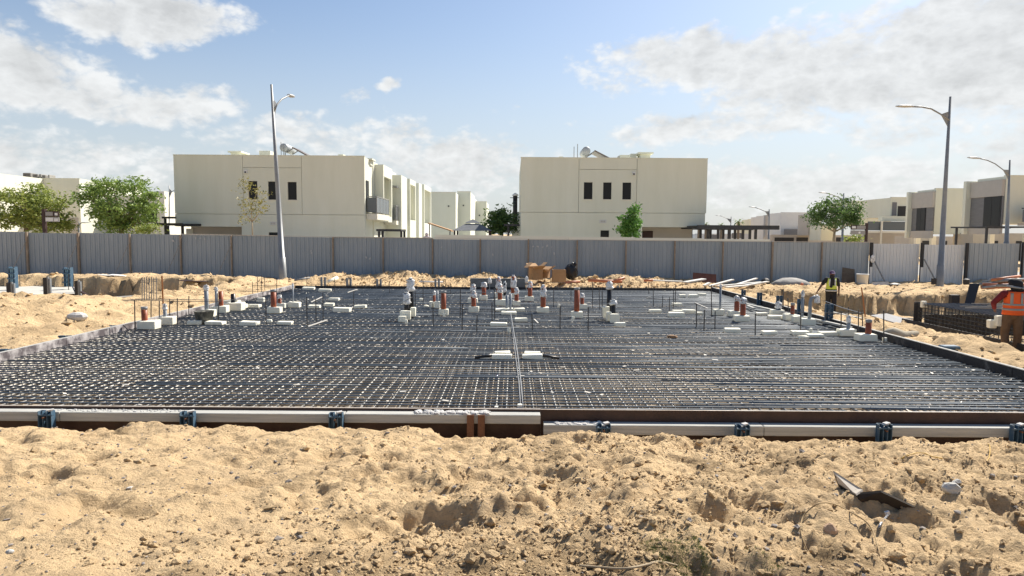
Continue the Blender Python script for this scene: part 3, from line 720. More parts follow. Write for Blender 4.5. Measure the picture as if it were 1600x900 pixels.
# two clusters of black pipes wrapped in white, standing in foam
def black_cluster(label, pipes, blocks, px, py):
    p, s = scale_at(px, py); r = thing('pipe_cluster', label, 'pipes', (p.x, p.y, .01))
    for (x, t, b_, w, wr, dy) in pipes:
        Y = p.y + dy; X = XA(x, Y, b_); zt = ZA(x, t, Y); rad = w * Y / F / 2
        MB()._lathe((X, Y, 0), [(rad, -.1), (rad, zt)], 14).build('pipe', BLKP, r, True)
        wrapmesh(MB(), X, Y, ZA(x, t + wr, Y), zt + .03, rad * 1.25, int(x)).build('plastic_wrap', WRAP, r, True)
    for k, (a, b_, t, q, dy) in enumerate(blocks):
        Y = p.y + dy; x0, x1 = XA(a, Y, q), XA(b_, Y, q); foam_shape(MB(), x0, x1, Y, Y + .14, max(.012, ZA(a, q, Y)), ZA(a, t, Y), k).build('foam_block', FOAM, r)
    for (xa, ya, xb, yb, dy) in ((px - 8, py - 30, px + 10, py - 40, .1),):
        MB().tube([at(xa, ya, p.y + dy), at(xb, yb, p.y + dy)], .010, 5).build('tie_stick', TIMB, r)
black_cluster('pair of black pipes bundled in white wrap, left of the tall bare orange pipe', [(642, 436, 492, 9, 18, .9), (635.5, 458, 494, 8, 17, .45)], [(622, 634, 494, 504, 0), (625, 641, 486, 500, .16), (641, 649, 481, 495, .4)], 634, 504)
black_cluster('pair of black pipes bundled in white wrap, right of the tallest orange pipe', [(951.5, 442, 492, 7.5, 9, .75), (958, 470, 499, 7.5, 6, .3)], [(942, 952, 479, 497, .5), (954, 968, 491, 505, 0), (948, 956, 488, 502, .2)], 957, 505)
# cement bucket
p, s = scale_at(314, 507)
r = thing('cement_bucket', 'cement-crusted black rubber bucket standing on the mat at left', 'bucket', (p.x, p.y + .18, .012))
BUCK = mat('bucket_rubber', (.055, .055, .05), .8, (.30, .28, .23), 7, .4, 20, lo=.5, hi=.72)
MB()._lathe((p.x, p.y + .18, .012), [(.155, 0), (.175, .03), (.225, .29), (.24, .30), (.225, .30), (.16, .06)], 22).build('bucket', BUCK, r, True)
MB()._lathe((p.x, p.y + .18, .012), [(.185, .10), (.19, .11)], 16).build('cement', CEM, r)
MB().tube([(p.x + .235 * math.cos(t), p.y + .18 + .03 * math.sin(t * 2), .30 - .12 * math.sin(t)) for t in np.linspace(0, math.pi, 9)], .006, 5).build('handle', GRAYM, r)
# long conduits down the middle of the mat
CONB = mat('conduit_grey', (.16, .17, .18), .5, (.26, .27, .28), 3)
for k, (pts, lab, rad) in enumerate([([(813.5, 640, .02), (811, 600, .03), (806, 560, .03), (801, 520, .045), (797, 495, .06)], 'long grey conduit running down the middle of the mat, left strand', .008),
                                ([(817, 636, .02), (814, 598, .05), (809, 555, .05), (803, 520, .07), (798, 490, .1)], 'long grey conduit running down the middle of the mat, right strand', .009)]):
    tag(MB().tube([gz(a, b_, z) for a, b_, z in pts], rad, 8).build('conduit', CONB, smooth=True), lab, 'conduit', 'grey conduits down the middle of the mat')
p = gz(812, 640, .02); o = MB().box(p.x - .03, p.x + .03, p.y - .03, p.y + .03, 0, .09, .008).build('foam_plug', FOAM); tag(o, 'small cream plug at the near end of the long conduits', 'plug')
# thin upright rods
RODS = [(211, 468, 518), (236, 470, 503), (249, 470, 507), (265, 467, 500), (277, 466, 509), (295, 462, 492), (341, 470, 503), (416, 468, 508), (395, 440, 463), (403, 433, 462), (409, 430, 460), (414, 432, 459), (432, 434, 462),
 (480, 464, 512), (494, 468, 506), (505, 458, 501), (552, 455, 482), (479, 428, 452), (523, 434, 456), (609, 440, 458), (661, 438, 476), (677, 474, 511), (649, 455, 482), (696, 438, 458), (719, 452, 497), (704, 442, 460), (722, 475, 516), (745, 492, 520), (769, 472, 508),
 (773, 450, 500), (832, 490, 516), (865, 452, 480), (875, 478, 515), (892, 440, 470), (919, 480, 517), (926, 441, 482), (937, 450, 484), (941, 455, 497), (1014, 440, 460), (1021, 448, 478), (1035, 462, 481), (1046, 464, 488), (1052, 448, 482), (1055, 446, 478), (1088, 474, 512), (1100, 484, 517),
 (1112, 445, 495), (1117, 486, 514), (1180, 490, 524), (1224, 452, 492), (1232, 466, 496), (1251, 488, 522), (1290, 488, 508), (1314, 486, 524), (1325, 480, 500), (1341, 484, 525), (1348, 488, 520), (1381, 485, 536)]
RODS.sort()
for i, (px, t, b_) in enumerate(RODS):
    p = gz(px, b_, 0); d = at(px + random.uniform(-1, 1), t, p.y)
    tag(MB().tube([(p.x, p.y, -.2), (p.x, p.y, 0), d], .0125 if b_ > 490 else .011, 6).build('steel_rod', BAR_UP), nth(i + 1) + ' thin upright steel rod from the left on the mat', 'rod', 'thin upright rods on the rebar mat')
CAPM = FOAM
for i, (px, b_) in enumerate([(1381, 536), (1290, 508), (635, 508), (694, 497), (895, 502), (795, 521), (873, 482), (1323, 498), (962, 512), (1266, 521)]):
    p = gz(px, b_ - 2, .01)
    tag(foam_shape(MB(), p.x - .035, p.x + .035, p.y - .045, p.y + .0, .012, .11, i).build('foam_spacer', FOAM), nth(i + 1 if i < 1 else i + 1) + ' small cream foam cube, listed among pegs at rod feet' if False else ['small foam peg at the foot of the rightmost thin rod', 'small foam peg at a rod in front of the nearest blue bracket', 'small foam peg in front of the left black pipe cluster', 'small foam peg in front of the bare orange pipe left of centre', 'small foam peg in front of the tallest orange pipe', 'small foam peg beside the long centre conduits', 'small foam cube between the capped and the tallest orange pipes', 'small foam peg beside the short grey capped pipe', 'small foam peg before the right black pipe cluster', 'small foam peg before the hooked grey pipe'][i], 'foam peg', 'small foam pegs on the mat')
# long thin rods tied level across the uprights, and sticks lying about
def rod2(a, b_, lab, material=BAR_UP, rad=.008):
    tag(MB().tube([a, (Vector(a) + Vector(b_)) / 2 - Vector((0, 0, .02)), b_], rad, 5).build('level_rod', material), lab, 'rod', 'level rods tied across the uprights')
def lv(p0, p1, lab, **k):
    (xa, ya, ba), (xb, yb, bb) = p0, p1
    A = at(xa, ya, gz(xa, ba, 0).y); B = at(xb, yb, gz(xb, bb, 0).y); rod2(A, B, lab, **k)
lv((205, 468, 518), (345, 471, 503), 'level rod tied across the uprights at the left edge')
lv((212, 467, 516), (425, 468, 480), 'long level rod behind the orange pipe at the left edge')
lv((375, 455, 463), (470, 455, 462), 'level rod across the uprights below the left lamp')
lv((395, 446, 463), (440, 446, 462), 'upper short level rod below the left lamp')
lv((835, 450, 475), (945, 449, 480), 'level rod behind the tallest orange pipe')
lv((735, 455, 480), (775, 456, 480), 'short pale level rod between the centre left pipes', material=GREYP)
lv((1010, 466, 482), (1060, 467, 482), 'level rod across the uprights right of centre')
lv((1088, 498, 512), (1118, 499, 516), 'short level rod between two right-hand rods')
lv((1225, 487, 500), (1350, 489, 520), 'level rod across the uprights along the right form')
lv((1290, 471, 500), (1345, 489, 520), 'sloping pale rod behind the right-hand uprights', material=GREYP)
lv((480, 444, 456), (600, 446, 455), 'level rod in front of the far left props')
lv((645, 458, 476), (735, 457, 478), 'level rod behind the bare orange pipe left of centre')
lv((845, 441, 466), (1015, 442, 462), 'long level rod in front of the far sand strip')
for i, (a, b_, lab) in enumerate([((481, 510), (511, 500), 'pale stick lying on the mat left of centre'), ((486, 472), (503, 464), 'pale stick lying near the far left foam'), ((541, 485), (552, 480), 'short pale stick beside the far left foam blocks'),
                       ((543, 457), (558, 452), 'pale stick near the far edge of the mat'), ((1086, 473), (1106, 482), 'pale stick leaning beside the right-hand foam'), ((835, 499), (841, 505), 'short pale stick right of the centre foam')]):
    tag(MB().beam(gz(*a, .03), gz(*b_, .03), .03, .02).build('stick', mat('pale_stick', (.5, .48, .44), .8)), lab, 'stick', 'pale sticks lying on the mat')
# crumpled sheet piece on mat
p = gz(1050, 527, .02); mb = MB(); mb.sphere((p.x, p.y, .03), (.13, .08, .045), 7, 4)
tag(mb.build('cardboard_scrap', mat('scrap_brown', (.22, .13, .07), .9)), 'small brown crumpled scrap lying on the mat right of centre', 'scrap')
p = gz(990, 300, 0)
# standing grid of pale bars and rusty post on the left sand
Y = 19.3; r = thing('bar_grid', 'small upright grid of pale bars stuck in the left sand', 'bar grid', at(233, 466, Y))
for i in range(7):
    x = 222 + i * 3.7; MB().tube([at(x, 470, Y), at(x + random.uniform(-.5, .5), 433 + random.uniform(-1, 2), Y)], .012, 6).build('bar', CONB, r)
for yy in (438, 441): MB().tube([at(220, yy, Y - .02), at(246, yy - 1, Y - .02)], .011, 5).build('cross_bar', CONB, r)
p = at(255, 478, 18.6); tag(MB().tube([p, at(254, 455, 18.6), at(253, 431, 18.6)], .022, 8).build('rusty_post', mat('rust_orange', (.30, .12, .04), .8)), 'thin rusty orange post beside the pale bar grid', 'post')
# ================================================================== FENCE
def corr_mat(name, c1, c2): return mat(name, c1, .5, c2, 1.6, .1, 8, spec=.4, stretch=(1.5, 1.5, .35))
FGREY = corr_mat('fence_grey', (.25, .30, .35), (.30, .345, .39)); FPALE = corr_mat('fence_pale', (.62, .65, .67), (.68, .70, .71)); FMID = corr_mat('fence_mid', (.31, .36, .40), (.37, .41, .44))
POSTM = mat('fence_post', (.235, .185, .14), .85, (.32, .265, .21), 5, .2, 30); CAPW = mat('fence_cap', (.52, .49, .45), .8)
FA = Vector((-26.5, 31.85)); FB = Vector((28.5, 34.35))
def fline(px):      # point of the fence line under pixel column px
    k = (px - 800) / F; d = FB - FA; t = (k * FA.y - FA.x) / (d.x - k * d.y); return FA + d * t
def ftop(px): p = fline(px); return ZA(px, np.interp(px, [0, 520, 1000, 1280, 1600], [361, 370.5, 376, 378.5, 380]), p.y)
def fbot(px): p = fline(px); return ZA(px, np.interp(px, [0, 520, 1000, 1280, 1600], [436, 441, 443, 446, 448]), p.y)
def fpanel(root, a, b_, material, pitch=.205, dy=0., drop=0., lean=0.):
    A, B = fline(a), fline(b_); d = B - A; ln = d.length; u = d / ln; nrm = Vector((u.y, -u.x))
    n = max(3, int(round(ln / pitch))); st = ln / n; prof = []
    for i in range(n):
        s = i * st; prof += [(s, 0), (s + st * .10, 0), (s + st * .17, -.030), (s + st * .27, -.030), (s + st * .34, 0), (s + st * .66, 0), (s + st * .70, -.008), (s + st * .74, 0)]
    prof.append((ln, 0)); mb = MB(); vs = []; fs = []
    za, zb = ftop(a) - drop, ftop(b_) - drop; ba, bb = fbot(a) - .15, fbot(b_) - .15
    for s, o in prof:
        q = A + u * s - nrm * (o - dy); t = s / ln
        vs.append((q.x, q.y, ba + (bb - ba) * t)); vs.append((q.x + nrm.x * lean, q.y + nrm.y * lean, za + (zb - za) * t))
    for i in range(len(prof) - 1): fs.append((2*i, 2*i+2, 2*i+3, 2*i+1))
    k = len(vs)                      # thickness
    vs += [(v[0] + .004, v[1] + .012, v[2]) for v in vs]
    for i in range(len(prof) - 1): fs.append((k+2*i, k+2*i+1, k+2*i+3, k+2*i+2)); fs.append((2*i+1, 2*i+3, k+2*i+3, k+2*i+1))
    mb.add(vs, fs); return mb.build('panel', material, root)
def fpost(root, px, w=.085, extra=.0, material=None):
    p = fline(px); zt = ftop(px) + extra; zb = fbot(px) - .3
    return MB().box(p.x - w/2, p.x + w/2, p.y - .13, p.y - .04, zb, zt, .006).build('post', material or POSTM, root)
posts = [-34, 45, 125, 205, 284, 363, 441, 521, 599, 676, 750, 825, 901, 977, 1053, 1128, 1205, 1282, 1357]
fr = thing('hoarding_fence', 'long grey corrugated hoarding fence with brown timber posts behind the raft', 'fence', (0, 33, 0))
for a, b_ in zip(posts[:-1], posts[1:]):
    m = FMID if a >= 1205 else FGREY
    fpanel(fr, a + .3, b_ - .3, m, drop=random.uniform(-.03, .05), lean=random.uniform(-.04, .04))
    A, B = fline(a), fline(b_)
    if a > 280: MB().beam((A.x, A.y - .02, ftop(a) + .015), (B.x, B.y - .02, ftop(b_) + .015), .06, .028).build('cap_strip', CAPW, fr)
for p in posts[:-1]:
    fpost(fr, p, .085 if p in (45, 125, 1205) else .06, random.uniform(-.02, .02))
for (a, s) in ((125, 1), (45, 1), (205, -1), (284, -1), (363, -1)):      # diagonal stays
    p = fline(a); q = p + Vector((-.55 * 1, -.02)); MB().beam((p.x, p.y - .15, ftop(a) - .45), (q.x - .1, q.y - .5, fbot(a) + .02), .035, .03).build('stay', GRAYM, fr)
# faint scratched chalk marks on the sheets
CHALK = mat('chalk', (.42, .44, .46), .9)
MARKS = [(833, 385), (840, 385), (848, 386), (855, 384), (862, 386), (306, 372), (313, 372), (320, 373), (486, 392), (487, 395), (572, 402), (578, 404), (866, 396), (270, 376), (995, 421), (770, 398), (690, 386)]
for i, (px, py) in enumerate(MARKS):
    p = fline(px); Y = p.y - .044; q = at(px, py, Y); w = .045
    MB().obox(q, (w * random.uniform(.5, 1.3), 0, random.uniform(-.03, .03)), (0, .002, 0), (0, 0, random.uniform(.02, .06))).build('chalk_mark', CHALK, fr)
gr = thing('fence_gate', 'pair of pale corrugated gate leaves beside the right street lamp', 'gate', (fline(1432).x, fline(1432).y, 0))
fpanel(gr, 1358.5, 1436, FPALE, .17, -.05, .06); fpanel(gr, 1437.5, 1506, FPALE, .17, -.05, .10)
DKM = mat('dark_steel', (.03, .03, .032), .6); WHT = mat('white_paint', (.72, .72, .70), .6)
for px in (1357.5, 1436.5, 1506):
    p = fline(px); Y = p.y - .22; MB().box(p.x - .06, p.x + .06, Y, Y + .1, fbot(px) - .2, ftop(px)).build('gate_post', DKM, gr)
    MB().box(p.x - .068, p.x + .068, Y - .012, Y - .002, fbot(px) - .05, fbot(px) + (.95 if px < 1500 else .42)).build('painted_foot', WHT, gr)
    if px < 1500: MB().beam((p.x + .08, Y, fbot(px) + 1.35), (p.x + .45, Y - .7, fbot(px) + .05), .05, .05).build('stay', GRAYM, gr)
MB().sphere((fline(1358).x, fline(1358).y - .3, ZA(1358, 405, 33)), (.12, .05, .2), 8, 6).build('padlock_bag', WRAP, gr)
f2 = thing('hoarding_fence', 'short stretch of blue-grey corrugated fence right of the pale gate', 'fence', (fline(1560).x, fline(1560).y, 0))
fpanel(f2, 1507, 1592, FMID, .23, -.06, .02); fpanel(f2, 1594, 1680, FMID, .23, -.02, .0)
p = fline(1593); MB().box(p.x - .03, p.x + .03, p.y - .2, p.y - .1, -.4, ftop(1593) + .06).build('post', DKM, f2)

# ================================================================== HOUSES
CREAM = mat('render_cream', (.665, .665, .545), .9, (.735, .735, .625), .8, .12, 60, stretch=(1.2, 1.2, .22), detail=8, lo=.3, hi=.7); CREAM2 = mat('render_pale', (.70, .67, .56), .9, (.73, .70, .60), 1.2, .1, 60)
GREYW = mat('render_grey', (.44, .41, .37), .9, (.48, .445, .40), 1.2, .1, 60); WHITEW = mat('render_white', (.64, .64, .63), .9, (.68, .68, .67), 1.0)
GLASS = mat('dark_glass', (.010, .012, .014), .3, spec=.25); FRAMEM = mat('window_frame', (.035, .035, .037), .5); RAILG = mat('rail_glass', (.10, .115, .125), .2, spec=.6)
DARKM = mat('dark_metal', (.028, .029, .033), .55, (.045, .046, .05), 4); DOOR = mat('brown_door', (.045, .022, .018), .6)
ROOFST = mat('roof_white', (.62, .60, .55), .8); STRIP = mat('wall_panel_grey', (.16, .16, .165), .7, (.20, .198, .20), 3, stretch=(.3, .3, 6))
def slab_holes(mb, x0, x1, z0, z1, y0, y1, holes):
    xs_ = sorted({x0, x1, *[h[0] for h in holes], *[h[1] for h in holes]}); zs = sorted({z0, z1, *[h[2] for h in holes], *[h[3] for h in holes]})
    solid = {}
    for i in range(len(xs_) - 1):
        for j in range(len(zs) - 1):
            cx, cz = (xs_[i] + xs_[i+1]) / 2, (zs[j] + zs[j+1]) / 2
            solid[i, j] = not any(h[0] < cx < h[1] and h[2] < cz < h[3] for h in holes)
    for (i, j), s in solid.items():
        if not s: continue
        a, b_, c, d = xs_[i], xs_[i+1], zs[j], zs[j+1]
        mb.add([(a, y0, c), (b_, y0, c), (b_, y0, d), (a, y0, d)], [(0, 1, 2, 3)])
        for (di, dj, q) in ((-1, 0, [(a, y0, d), (a, y1, d), (a, y1, c), (a, y0, c)]), (1, 0, [(b_, y0, c), (b_, y1, c), (b_, y1, d), (b_, y0, d)]), (0, -1, [(a, y0, c), (a, y1, c), (b_, y1, c), (b_, y0, c)]), (0, 1, [(a, y0, d), (b_, y0, d), (b_, y1, d), (a, y1, d)])):
            if not solid.get((i + di, j + dj), False): mb.add(q, [(0, 1, 2, 3)])
    return mb
def end_house(label, D, pl, pr, ptop, grooves, hline_top, wins, hline, over, mirror, depth=12., roof=None):
    """gable-end of a terrace: wall faces the camera; over=(px0,px1,py) overhang of the first floor above a recessed ground floor"""
    mid = (pl + pr) / 2
    x0, x1 = XA(pl, D), XA(pr, D); zt = ZA(mid, ptop, D); zh = ZA(mid, hline, D); zo = ZA((over[0]+over[1])/2, over[2], D)
    r = thing('terrace_house', label, 'house', ((x0 + x1) / 2, D, -.1))
    g = .022; fr_ = .14
    ox0, ox1 = XA(over[0], D), XA(over[1], D); ctop = ZA(mid, hline_top, D)
    # body behind the facing slabs
    mb = MB(); mb.box(x0 + .01, x1 - .01, D + fr_ + .035, D + depth, zo if mirror is None else zo, zt - .03); mb.build('wall', CREAM, r)
    gx = sorted([x0] + [XA(q, D) for q in grooves] + [x1])
    for i in range(3):
        a, b_ = gx[i] + (g / 2 if i else 0), gx[i+1] - (g / 2 if i < 2 else 0)
        rows = [(zh + g/2, ctop - g/2), (ctop + g/2, zt)] if i == 1 else [(zh + g/2, zt)]
        for (c, d) in rows:
            hs = [(XA(w[0], D), XA(w[1], D), ZA(mid, w[3], D), ZA(mid, w[2], D)) for w in wins] if i == 1 and d < zt - .01 else []
            hs = [h for h in hs if h[2] > c]
            slab_holes(MB(), a, b_, c, d, D, D + fr_, hs).build('facade_panel', CREAM, r)
            for h in hs:
                wr_ = MB().box(h[0] + .003, h[1] - .003, D + .10, D + .135, h[2] + .003, h[3] - .003).build('window', FRAMEM, r)
                MB().box(h[0] + .035, h[1] - .035, D + .088, D + .098, h[2] + .035, h[3] - .035).build('pane', GLASS, wr_)
                MB().box(h[0] - .05, h[1] + .05, D - .028, D - .003, h[2] - .07, h[2] - .004).build('sill', CREAM2, wr_)
    # ground floor: full-depth part and recessed part
    if ox0 <= x0 + .6: fa, fb, ra, rb_ = ox1, x1, ox0, ox1
    else: fa, fb, ra, rb_ = x0, ox0, ox0, ox1
    gh = [(XA(w[0], D), XA(w[1], D), ZA(mid, w[3], D), ZA(mid, w[2], D)) for w in wins if w[2] > hline]
    slab_holes(MB(), fa + .01, fb - .0, -.3, zh - g/2, D, D + fr_, gh).build('facade_panel', CREAM, r)
    for h in gh:
        wr_ = MB().box(h[0] + .003, h[1] - .003, D + .10, D + .135, h[2], h[3] - .003).build('window', FRAMEM, r); MB().box(h[0] + .04, h[1] - .04, D + .088, D + .098, h[2] + .04, h[3] - .04).build('pane', GLASS, wr_)
    MB().box(fa + .02, fb - .02, D + fr_ + .035, D + depth, -.3, zo - .002).build('wall', CREAM, r)
    MB().box(ra + .0, rb_ - .0, D, D + fr_, zo, zh - g/2).build('facade_panel', CREAM, r)
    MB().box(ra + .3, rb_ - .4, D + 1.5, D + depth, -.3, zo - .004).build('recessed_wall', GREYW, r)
    # parapet cap
    MB().box(x0 - .02, x1 + .02, D - .02, D + .20, zt + .002, zt + .05).build('coping', CREAM, r)
    return r, x0, x1, zt
def roof_box(r, D, a, b_, t, base, over=0, dep=1.0, dy=2.0):
    Y = D + dy; x0, x1 = XA(a, Y), XA(b_, Y); zt = ZA(a, t, Y)
    MB().box(x0, x1, Y, Y + dep, base - .3, zt).build('roof_hatch', CREAM, r)
    if over: MB().box(x0 - over, x1 + over, Y - over, Y + dep + over, zt + .002, zt + .10).build('hatch_cap', CREAM, r)
def heater(D, px, py, flip, zr, label, group='solar water heaters on the roofs'):
    p = at(px, py, D); r = thing('solar_heater', label, 'solar heater', (p.x, p.y, zr), group)
    TANK = mat('tank_grey', (.42, .44, .45), .45, metal=.2)
    zt = p.z
    MB().tube([(p.x, p.y - .9, zt), (p.x, p.y - .86, zt), (p.x, p.y + .86, zt), (p.x, p.y + .9, zt)], [.24, .28, .28, .24], 20).build('tank', TANK, r, True)
    q = Vector((p.x + .55, p.y, zt + .02)); e = Vector((p.x + 1.95, p.y, zr + .05))
    MB().beam(q, e, 1.7, .09, (0, 0, 1)).build('collector', mat('collector', (.16, .13, .11), .4), r)
    for yy in (-.6, .6):
        MB().beam((p.x + .1, p.y + yy, zt - .3), (q.x + .05, p.y + yy, q.z), .05, .05, (0, 1, 0)).build('strut', GRAYM, r); MB().beam((p.x, p.y + yy, zr - .4), (p.x, p.y + yy, zt - .3), .05, .05, (0, 1, 0)).build('leg', GRAYM, r)
    return r
def antenna(D, px, pt, zr, label):
    p = at(px, pt, D); tag(MB().tube([(p.x, p.y, zr - .5), (p.x, p.y, p.z)], .022, 6).build('roof_aerial', GRAYM), label, 'aerial', 'thin aerials on the roofs')
HD = 44.
# right-hand house
r, x0, x1, zt = end_house('pale olive end house with three dark windows, right of centre behind the fence', HD, 813, 1102, 247.5, (903, 993), 265, [(911, 924.5, 285, 311.5), (941, 954, 285, 311.5), (971, 984.5, 285, 311.5), (938, 951.5, 360, 372)], 332.5, (1003, 1100, 355), True)
for a, b_, t, ov, dy in ((966, 980, 242, 0, 2.), (983, 992, 240, 0, 2.6), (998, 1013, 240.5, .18, 2.)): roof_box(r, HD, a, b_, t, zt, ov, 1.2, dy)
roof_box(r, HD, 872, 878, 244.5, zt, 0, .3, 1.0)
p = at(942, 346, HD); MB().box(p.x - .22, p.x + .22, HD - .03, HD - .005, p.z - .11, p.z + .11).build('number_plate', mat('plate_pale', (.60, .60, .57), .6), r)
for k in (-.1, 0, .1): MB().box(p.x + k - .03, p.x + k + .03, HD - .038, HD - .032, p.z - .05, p.z + .05).build('plate_digit', GREYW, r)
for (px, py) in ((990, 271),):
    p = at(px, py, HD); q = MB().box(p.x - .1, p.x + .1, HD - .12, HD - .003, p.z - .12, p.z + .09).build('wall_light', WHT, r); MB().box(p.x - .05, p.x + .05, HD - .14, HD - .125, p.z - .1, p.z + .0).build('lens', DKM, q)
p = at(1012, 362, HD + 1.45); MB().box(p.x - .42, p.x + .35, HD + 1.44, HD + 1.49, -.2, p.z + .05).build('door', DOOR, r)
heater(HD + 3, 914, 238, False, zt, 'solar water heater on the right-hand end house roof'); MB()
antenna(HD + 2, 897, 229, zt, 'left aerial on the right-hand end house roof'); antenna(HD + 2, 902.5, 225, zt, 'right aerial on the right-hand end house roof')
# left-hand house
r, x0L, x1L, ztL = end_house('pale olive end house with three dark windows, left of centre behind the fence', HD, 275, 570.5, 243.5, (382, 473), 262, [(390, 404, 283, 311.5), (420.5, 433, 283.5, 312), (451, 465, 284, 312), (420, 434, 363, 374)], 335, (275, 378, 354), False)
for a, b_, t, ov, dy in ((364, 378, 238.5, .14, 2.), (408, 425, 235.5, 0, 2.6), (530, 538, 241, 0, 2.)): roof_box(r, HD, a, b_, t, ztL, ov, 1.2, dy)
p = at(427, 349, HD); MB().box(p.x - .2, p.x + .2, HD - .03, HD - .005, p.z - .11, p.z + .11).build('number_plate', MATS['plate_pale'], r)
for k in (-.1, 0, .1): MB().box(p.x + k - .03, p.x + k + .03, HD - .038, HD - .032, p.z - .05, p.z + .05).build('plate_digit', GREYW, r)
p = at(384.5, 268, HD); q = MB().box(p.x - .1, p.x + .1, HD - .12, HD - .003, p.z - .12, p.z + .09).build('wall_light', WHT, r); MB().box(p.x - .05, p.x + .05, HD - .14, HD - .125, p.z - .1, p.z).build('lens', DKM, q)
p = at(295, 360, HD + 1.4); MB().box(p.x - .2, p.x + .25, HD + 1.44, HD + 1.49, p.z - .5, p.z + .12).build('pale_vent', CREAM2, r)  # box in paler render than the recessed wall behind it
heater(HD + 3, 450, 233, False, ztL, 'solar water heater on the left-hand end house roof'); antenna(HD + 2, 439, 222, ztL, 'left aerial on the left-hand end house roof'); antenna(HD + 2, 443, 226, ztL, 'right aerial on the left-hand end house roof')
# terrace behind the left-hand house: bays standing out to the right along the side street
def bay(label, D0, D1, xl, xo, zt, zb=-.2, opening=None, front=CREAM):
    r = thing('terrace_bay', label, 'house', ((xl + xo) / 2, D0, -.2), 'terrace bays along the side street')
    if opening:
        z0, z1, a, b_ = opening; mb = MB()
        # outer (right) wall with an opening; front, top and inner back as slabs
        mb.box(xl, xo, D0, D0 + .22, zb, zt); mb.build('front_wall', front, r)
        mb = MB(); mb.box(xo - .2, xo - .002, D0 + .222, D1, z1, zt - .002); mb.box(xo - .2, xo - .002, D0 + .222, D1, zb, z0); mb.box(xo - .2, xo - .002, b_, D1 - .002, z0, z1); mb.build('side_wall', CREAM, r)
        MB().box(xl, xo - .202, D1 - .2, D1, zb, zt - .004).build('back_wall', CREAM, r)
        MB().box(xl, xo - .202, D0 + .224, D1 - .202, zt - .25, zt - .05).build('roof', CREAM, r)
        MB().box(xl, xo - .202, D0 + .224, D1 - .202, z0 - .2, z0).build('floor', CREAM2, r)
    else:
        MB().box(xl, xo, D0, D1, zb, zt).build('wall', front, r)
    return r
def balcony(r, D0, D1, xl, xo, zs, hb=.38, hr=1.1):
    MB().box(xl, xo, D0, D1, zs - hb, zs).build('balcony_slab', CREAM2, r)
    b_ = MB().box(xo - .05, xo - .03, D0 + .06, D1 - .06, zs + .08, zs + hr - .06).build('balustrade', RAILG, r)
    MB().box(xl + .05, xo - .06, D0 + .03, D0 + .05, zs + .08, zs + hr - .06).build('balustrade', RAILG, r)
    rail = MB(); rail.beam((xo - .04, D0 + .04, zs + hr), (xo - .04, D1 - .04, zs + hr), .05, .05); rail.beam((xl + .05, D0 + .04, zs + hr), (xo - .04, D0 + .04, zs + hr), .05, .05); rail.build('hand_rail', GRAYM, b_)
    for t in np.linspace(0, 1, 5):
        y = D0 + .05 + (D1 - D0 - .1) * t; MB().box(xo - .065, xo - .02, y - .02, y + .02, zs, zs + hr).build('rail_post', GRAYM, b_)
def Dof(px, x): return x * F / (px - 800)
xw = x1L; zb1 = ZA(572, 336, 45)
r = bay('recessed wall with a balcony beside the left-hand end house', 46.6, 49.5, xw - .6, xw + .05, 7.0)
balcony(r, 44.4, 48.8, xw + .01, xw + .72, ZA(590, 335, 46))
MB().box(xw - .25, xw - .02, 44.3, 46.5, 3.5, 6.9).build('stair_wall', GREYW, r)
MB().box(xw + .0, xw + .03, 44.4, 45.2, 3.6, 5.6).build('balcony_door', GLASS, r)
roof_box(r, 44, 571, 580, 250, 7.0, .15, .8, 1.6)
xo = -8.82
bay('first tall framed bay right of the left-hand end house', 47.0, 50.4, xw + .06, xo, ZA(597, 257, 47), 3.0, (3.4, 6.1, 47.2, 50.1))
r = bay('second bay along the side street, with an awning and balcony', 51.6, 54.4, -9.6, -8.35, ZA(615, 273.5, 51.6)); balcony(r, 50.5, 51.58, -9.4, -8.55, ZA(614, 345, 51), .3)
MB().obox((-8.95, 51.1, ZA(615, 291, 51.)), (.42, 0, -.05), (0, .4, 0), (.006, 0, .05)).build('awning', STRIP, r)
r = bay('third framed bay along the side street, with an awning', 55.6, 59.0, -9.9, -8.3, ZA(633, 279, 55.6), -.2, (3.3, 6.2, 55.9, 58.7)); balcony(r, 54.5, 55.58, -9.3, -8.62, ZA(630, 348, 55), .3)
MB().obox((-8.95, 55.1, ZA(633, 296, 55.)), (.42, 0, -.05), (0, .4, 0), (.006, 0, .05)).build('awning', STRIP, r)
bay('narrow fin wall between two framed bays on the side street', 62, 64, -9.8, -8.45, ZA(656, 286, 62))
bay('fourth framed bay at the end of the side street terrace', 65.0, 70.5, -9.9, -8.35, ZA(661, 288, 65), -.2, (3.2, 6.4, 65.3, 70.2))
for a, b_, t, D, lab in ((673, 712, 301, 76, 'broad blank house end beyond the side street'), (714.5, 735, 300, 80, 'narrow blank house end beyond the side street'), (736, 739, 308, 90, 'thin pale house edge beyond the side street'), (740.5, 760, 315.5, 96, 'small distant house end left of the gazebo tree')):
    r = thing('terrace_house', lab, 'house', at((a+b_)/2, 366, D), 'distant house ends'); MB().box(XA(a, D), XA(b_, D), D, D + 9, -.3, ZA(a, t, D)).build('wall', CREAM, r)
    MB().box(XA(a, D) - .03, XA(b_, D) + .03, D - .03, D + .2, ZA(a, t, D) + .003, ZA(a, t, D) + .1).build('coping', CREAM2, r)
    if b_ - a > 15: MB().box(XA(b_ - 12, D), XA(b_ - 10, D), D - .1, D - .004, ZA(a, t + 22, D), ZA(a, t + 20, D)).build('wall_light', DKM, r)
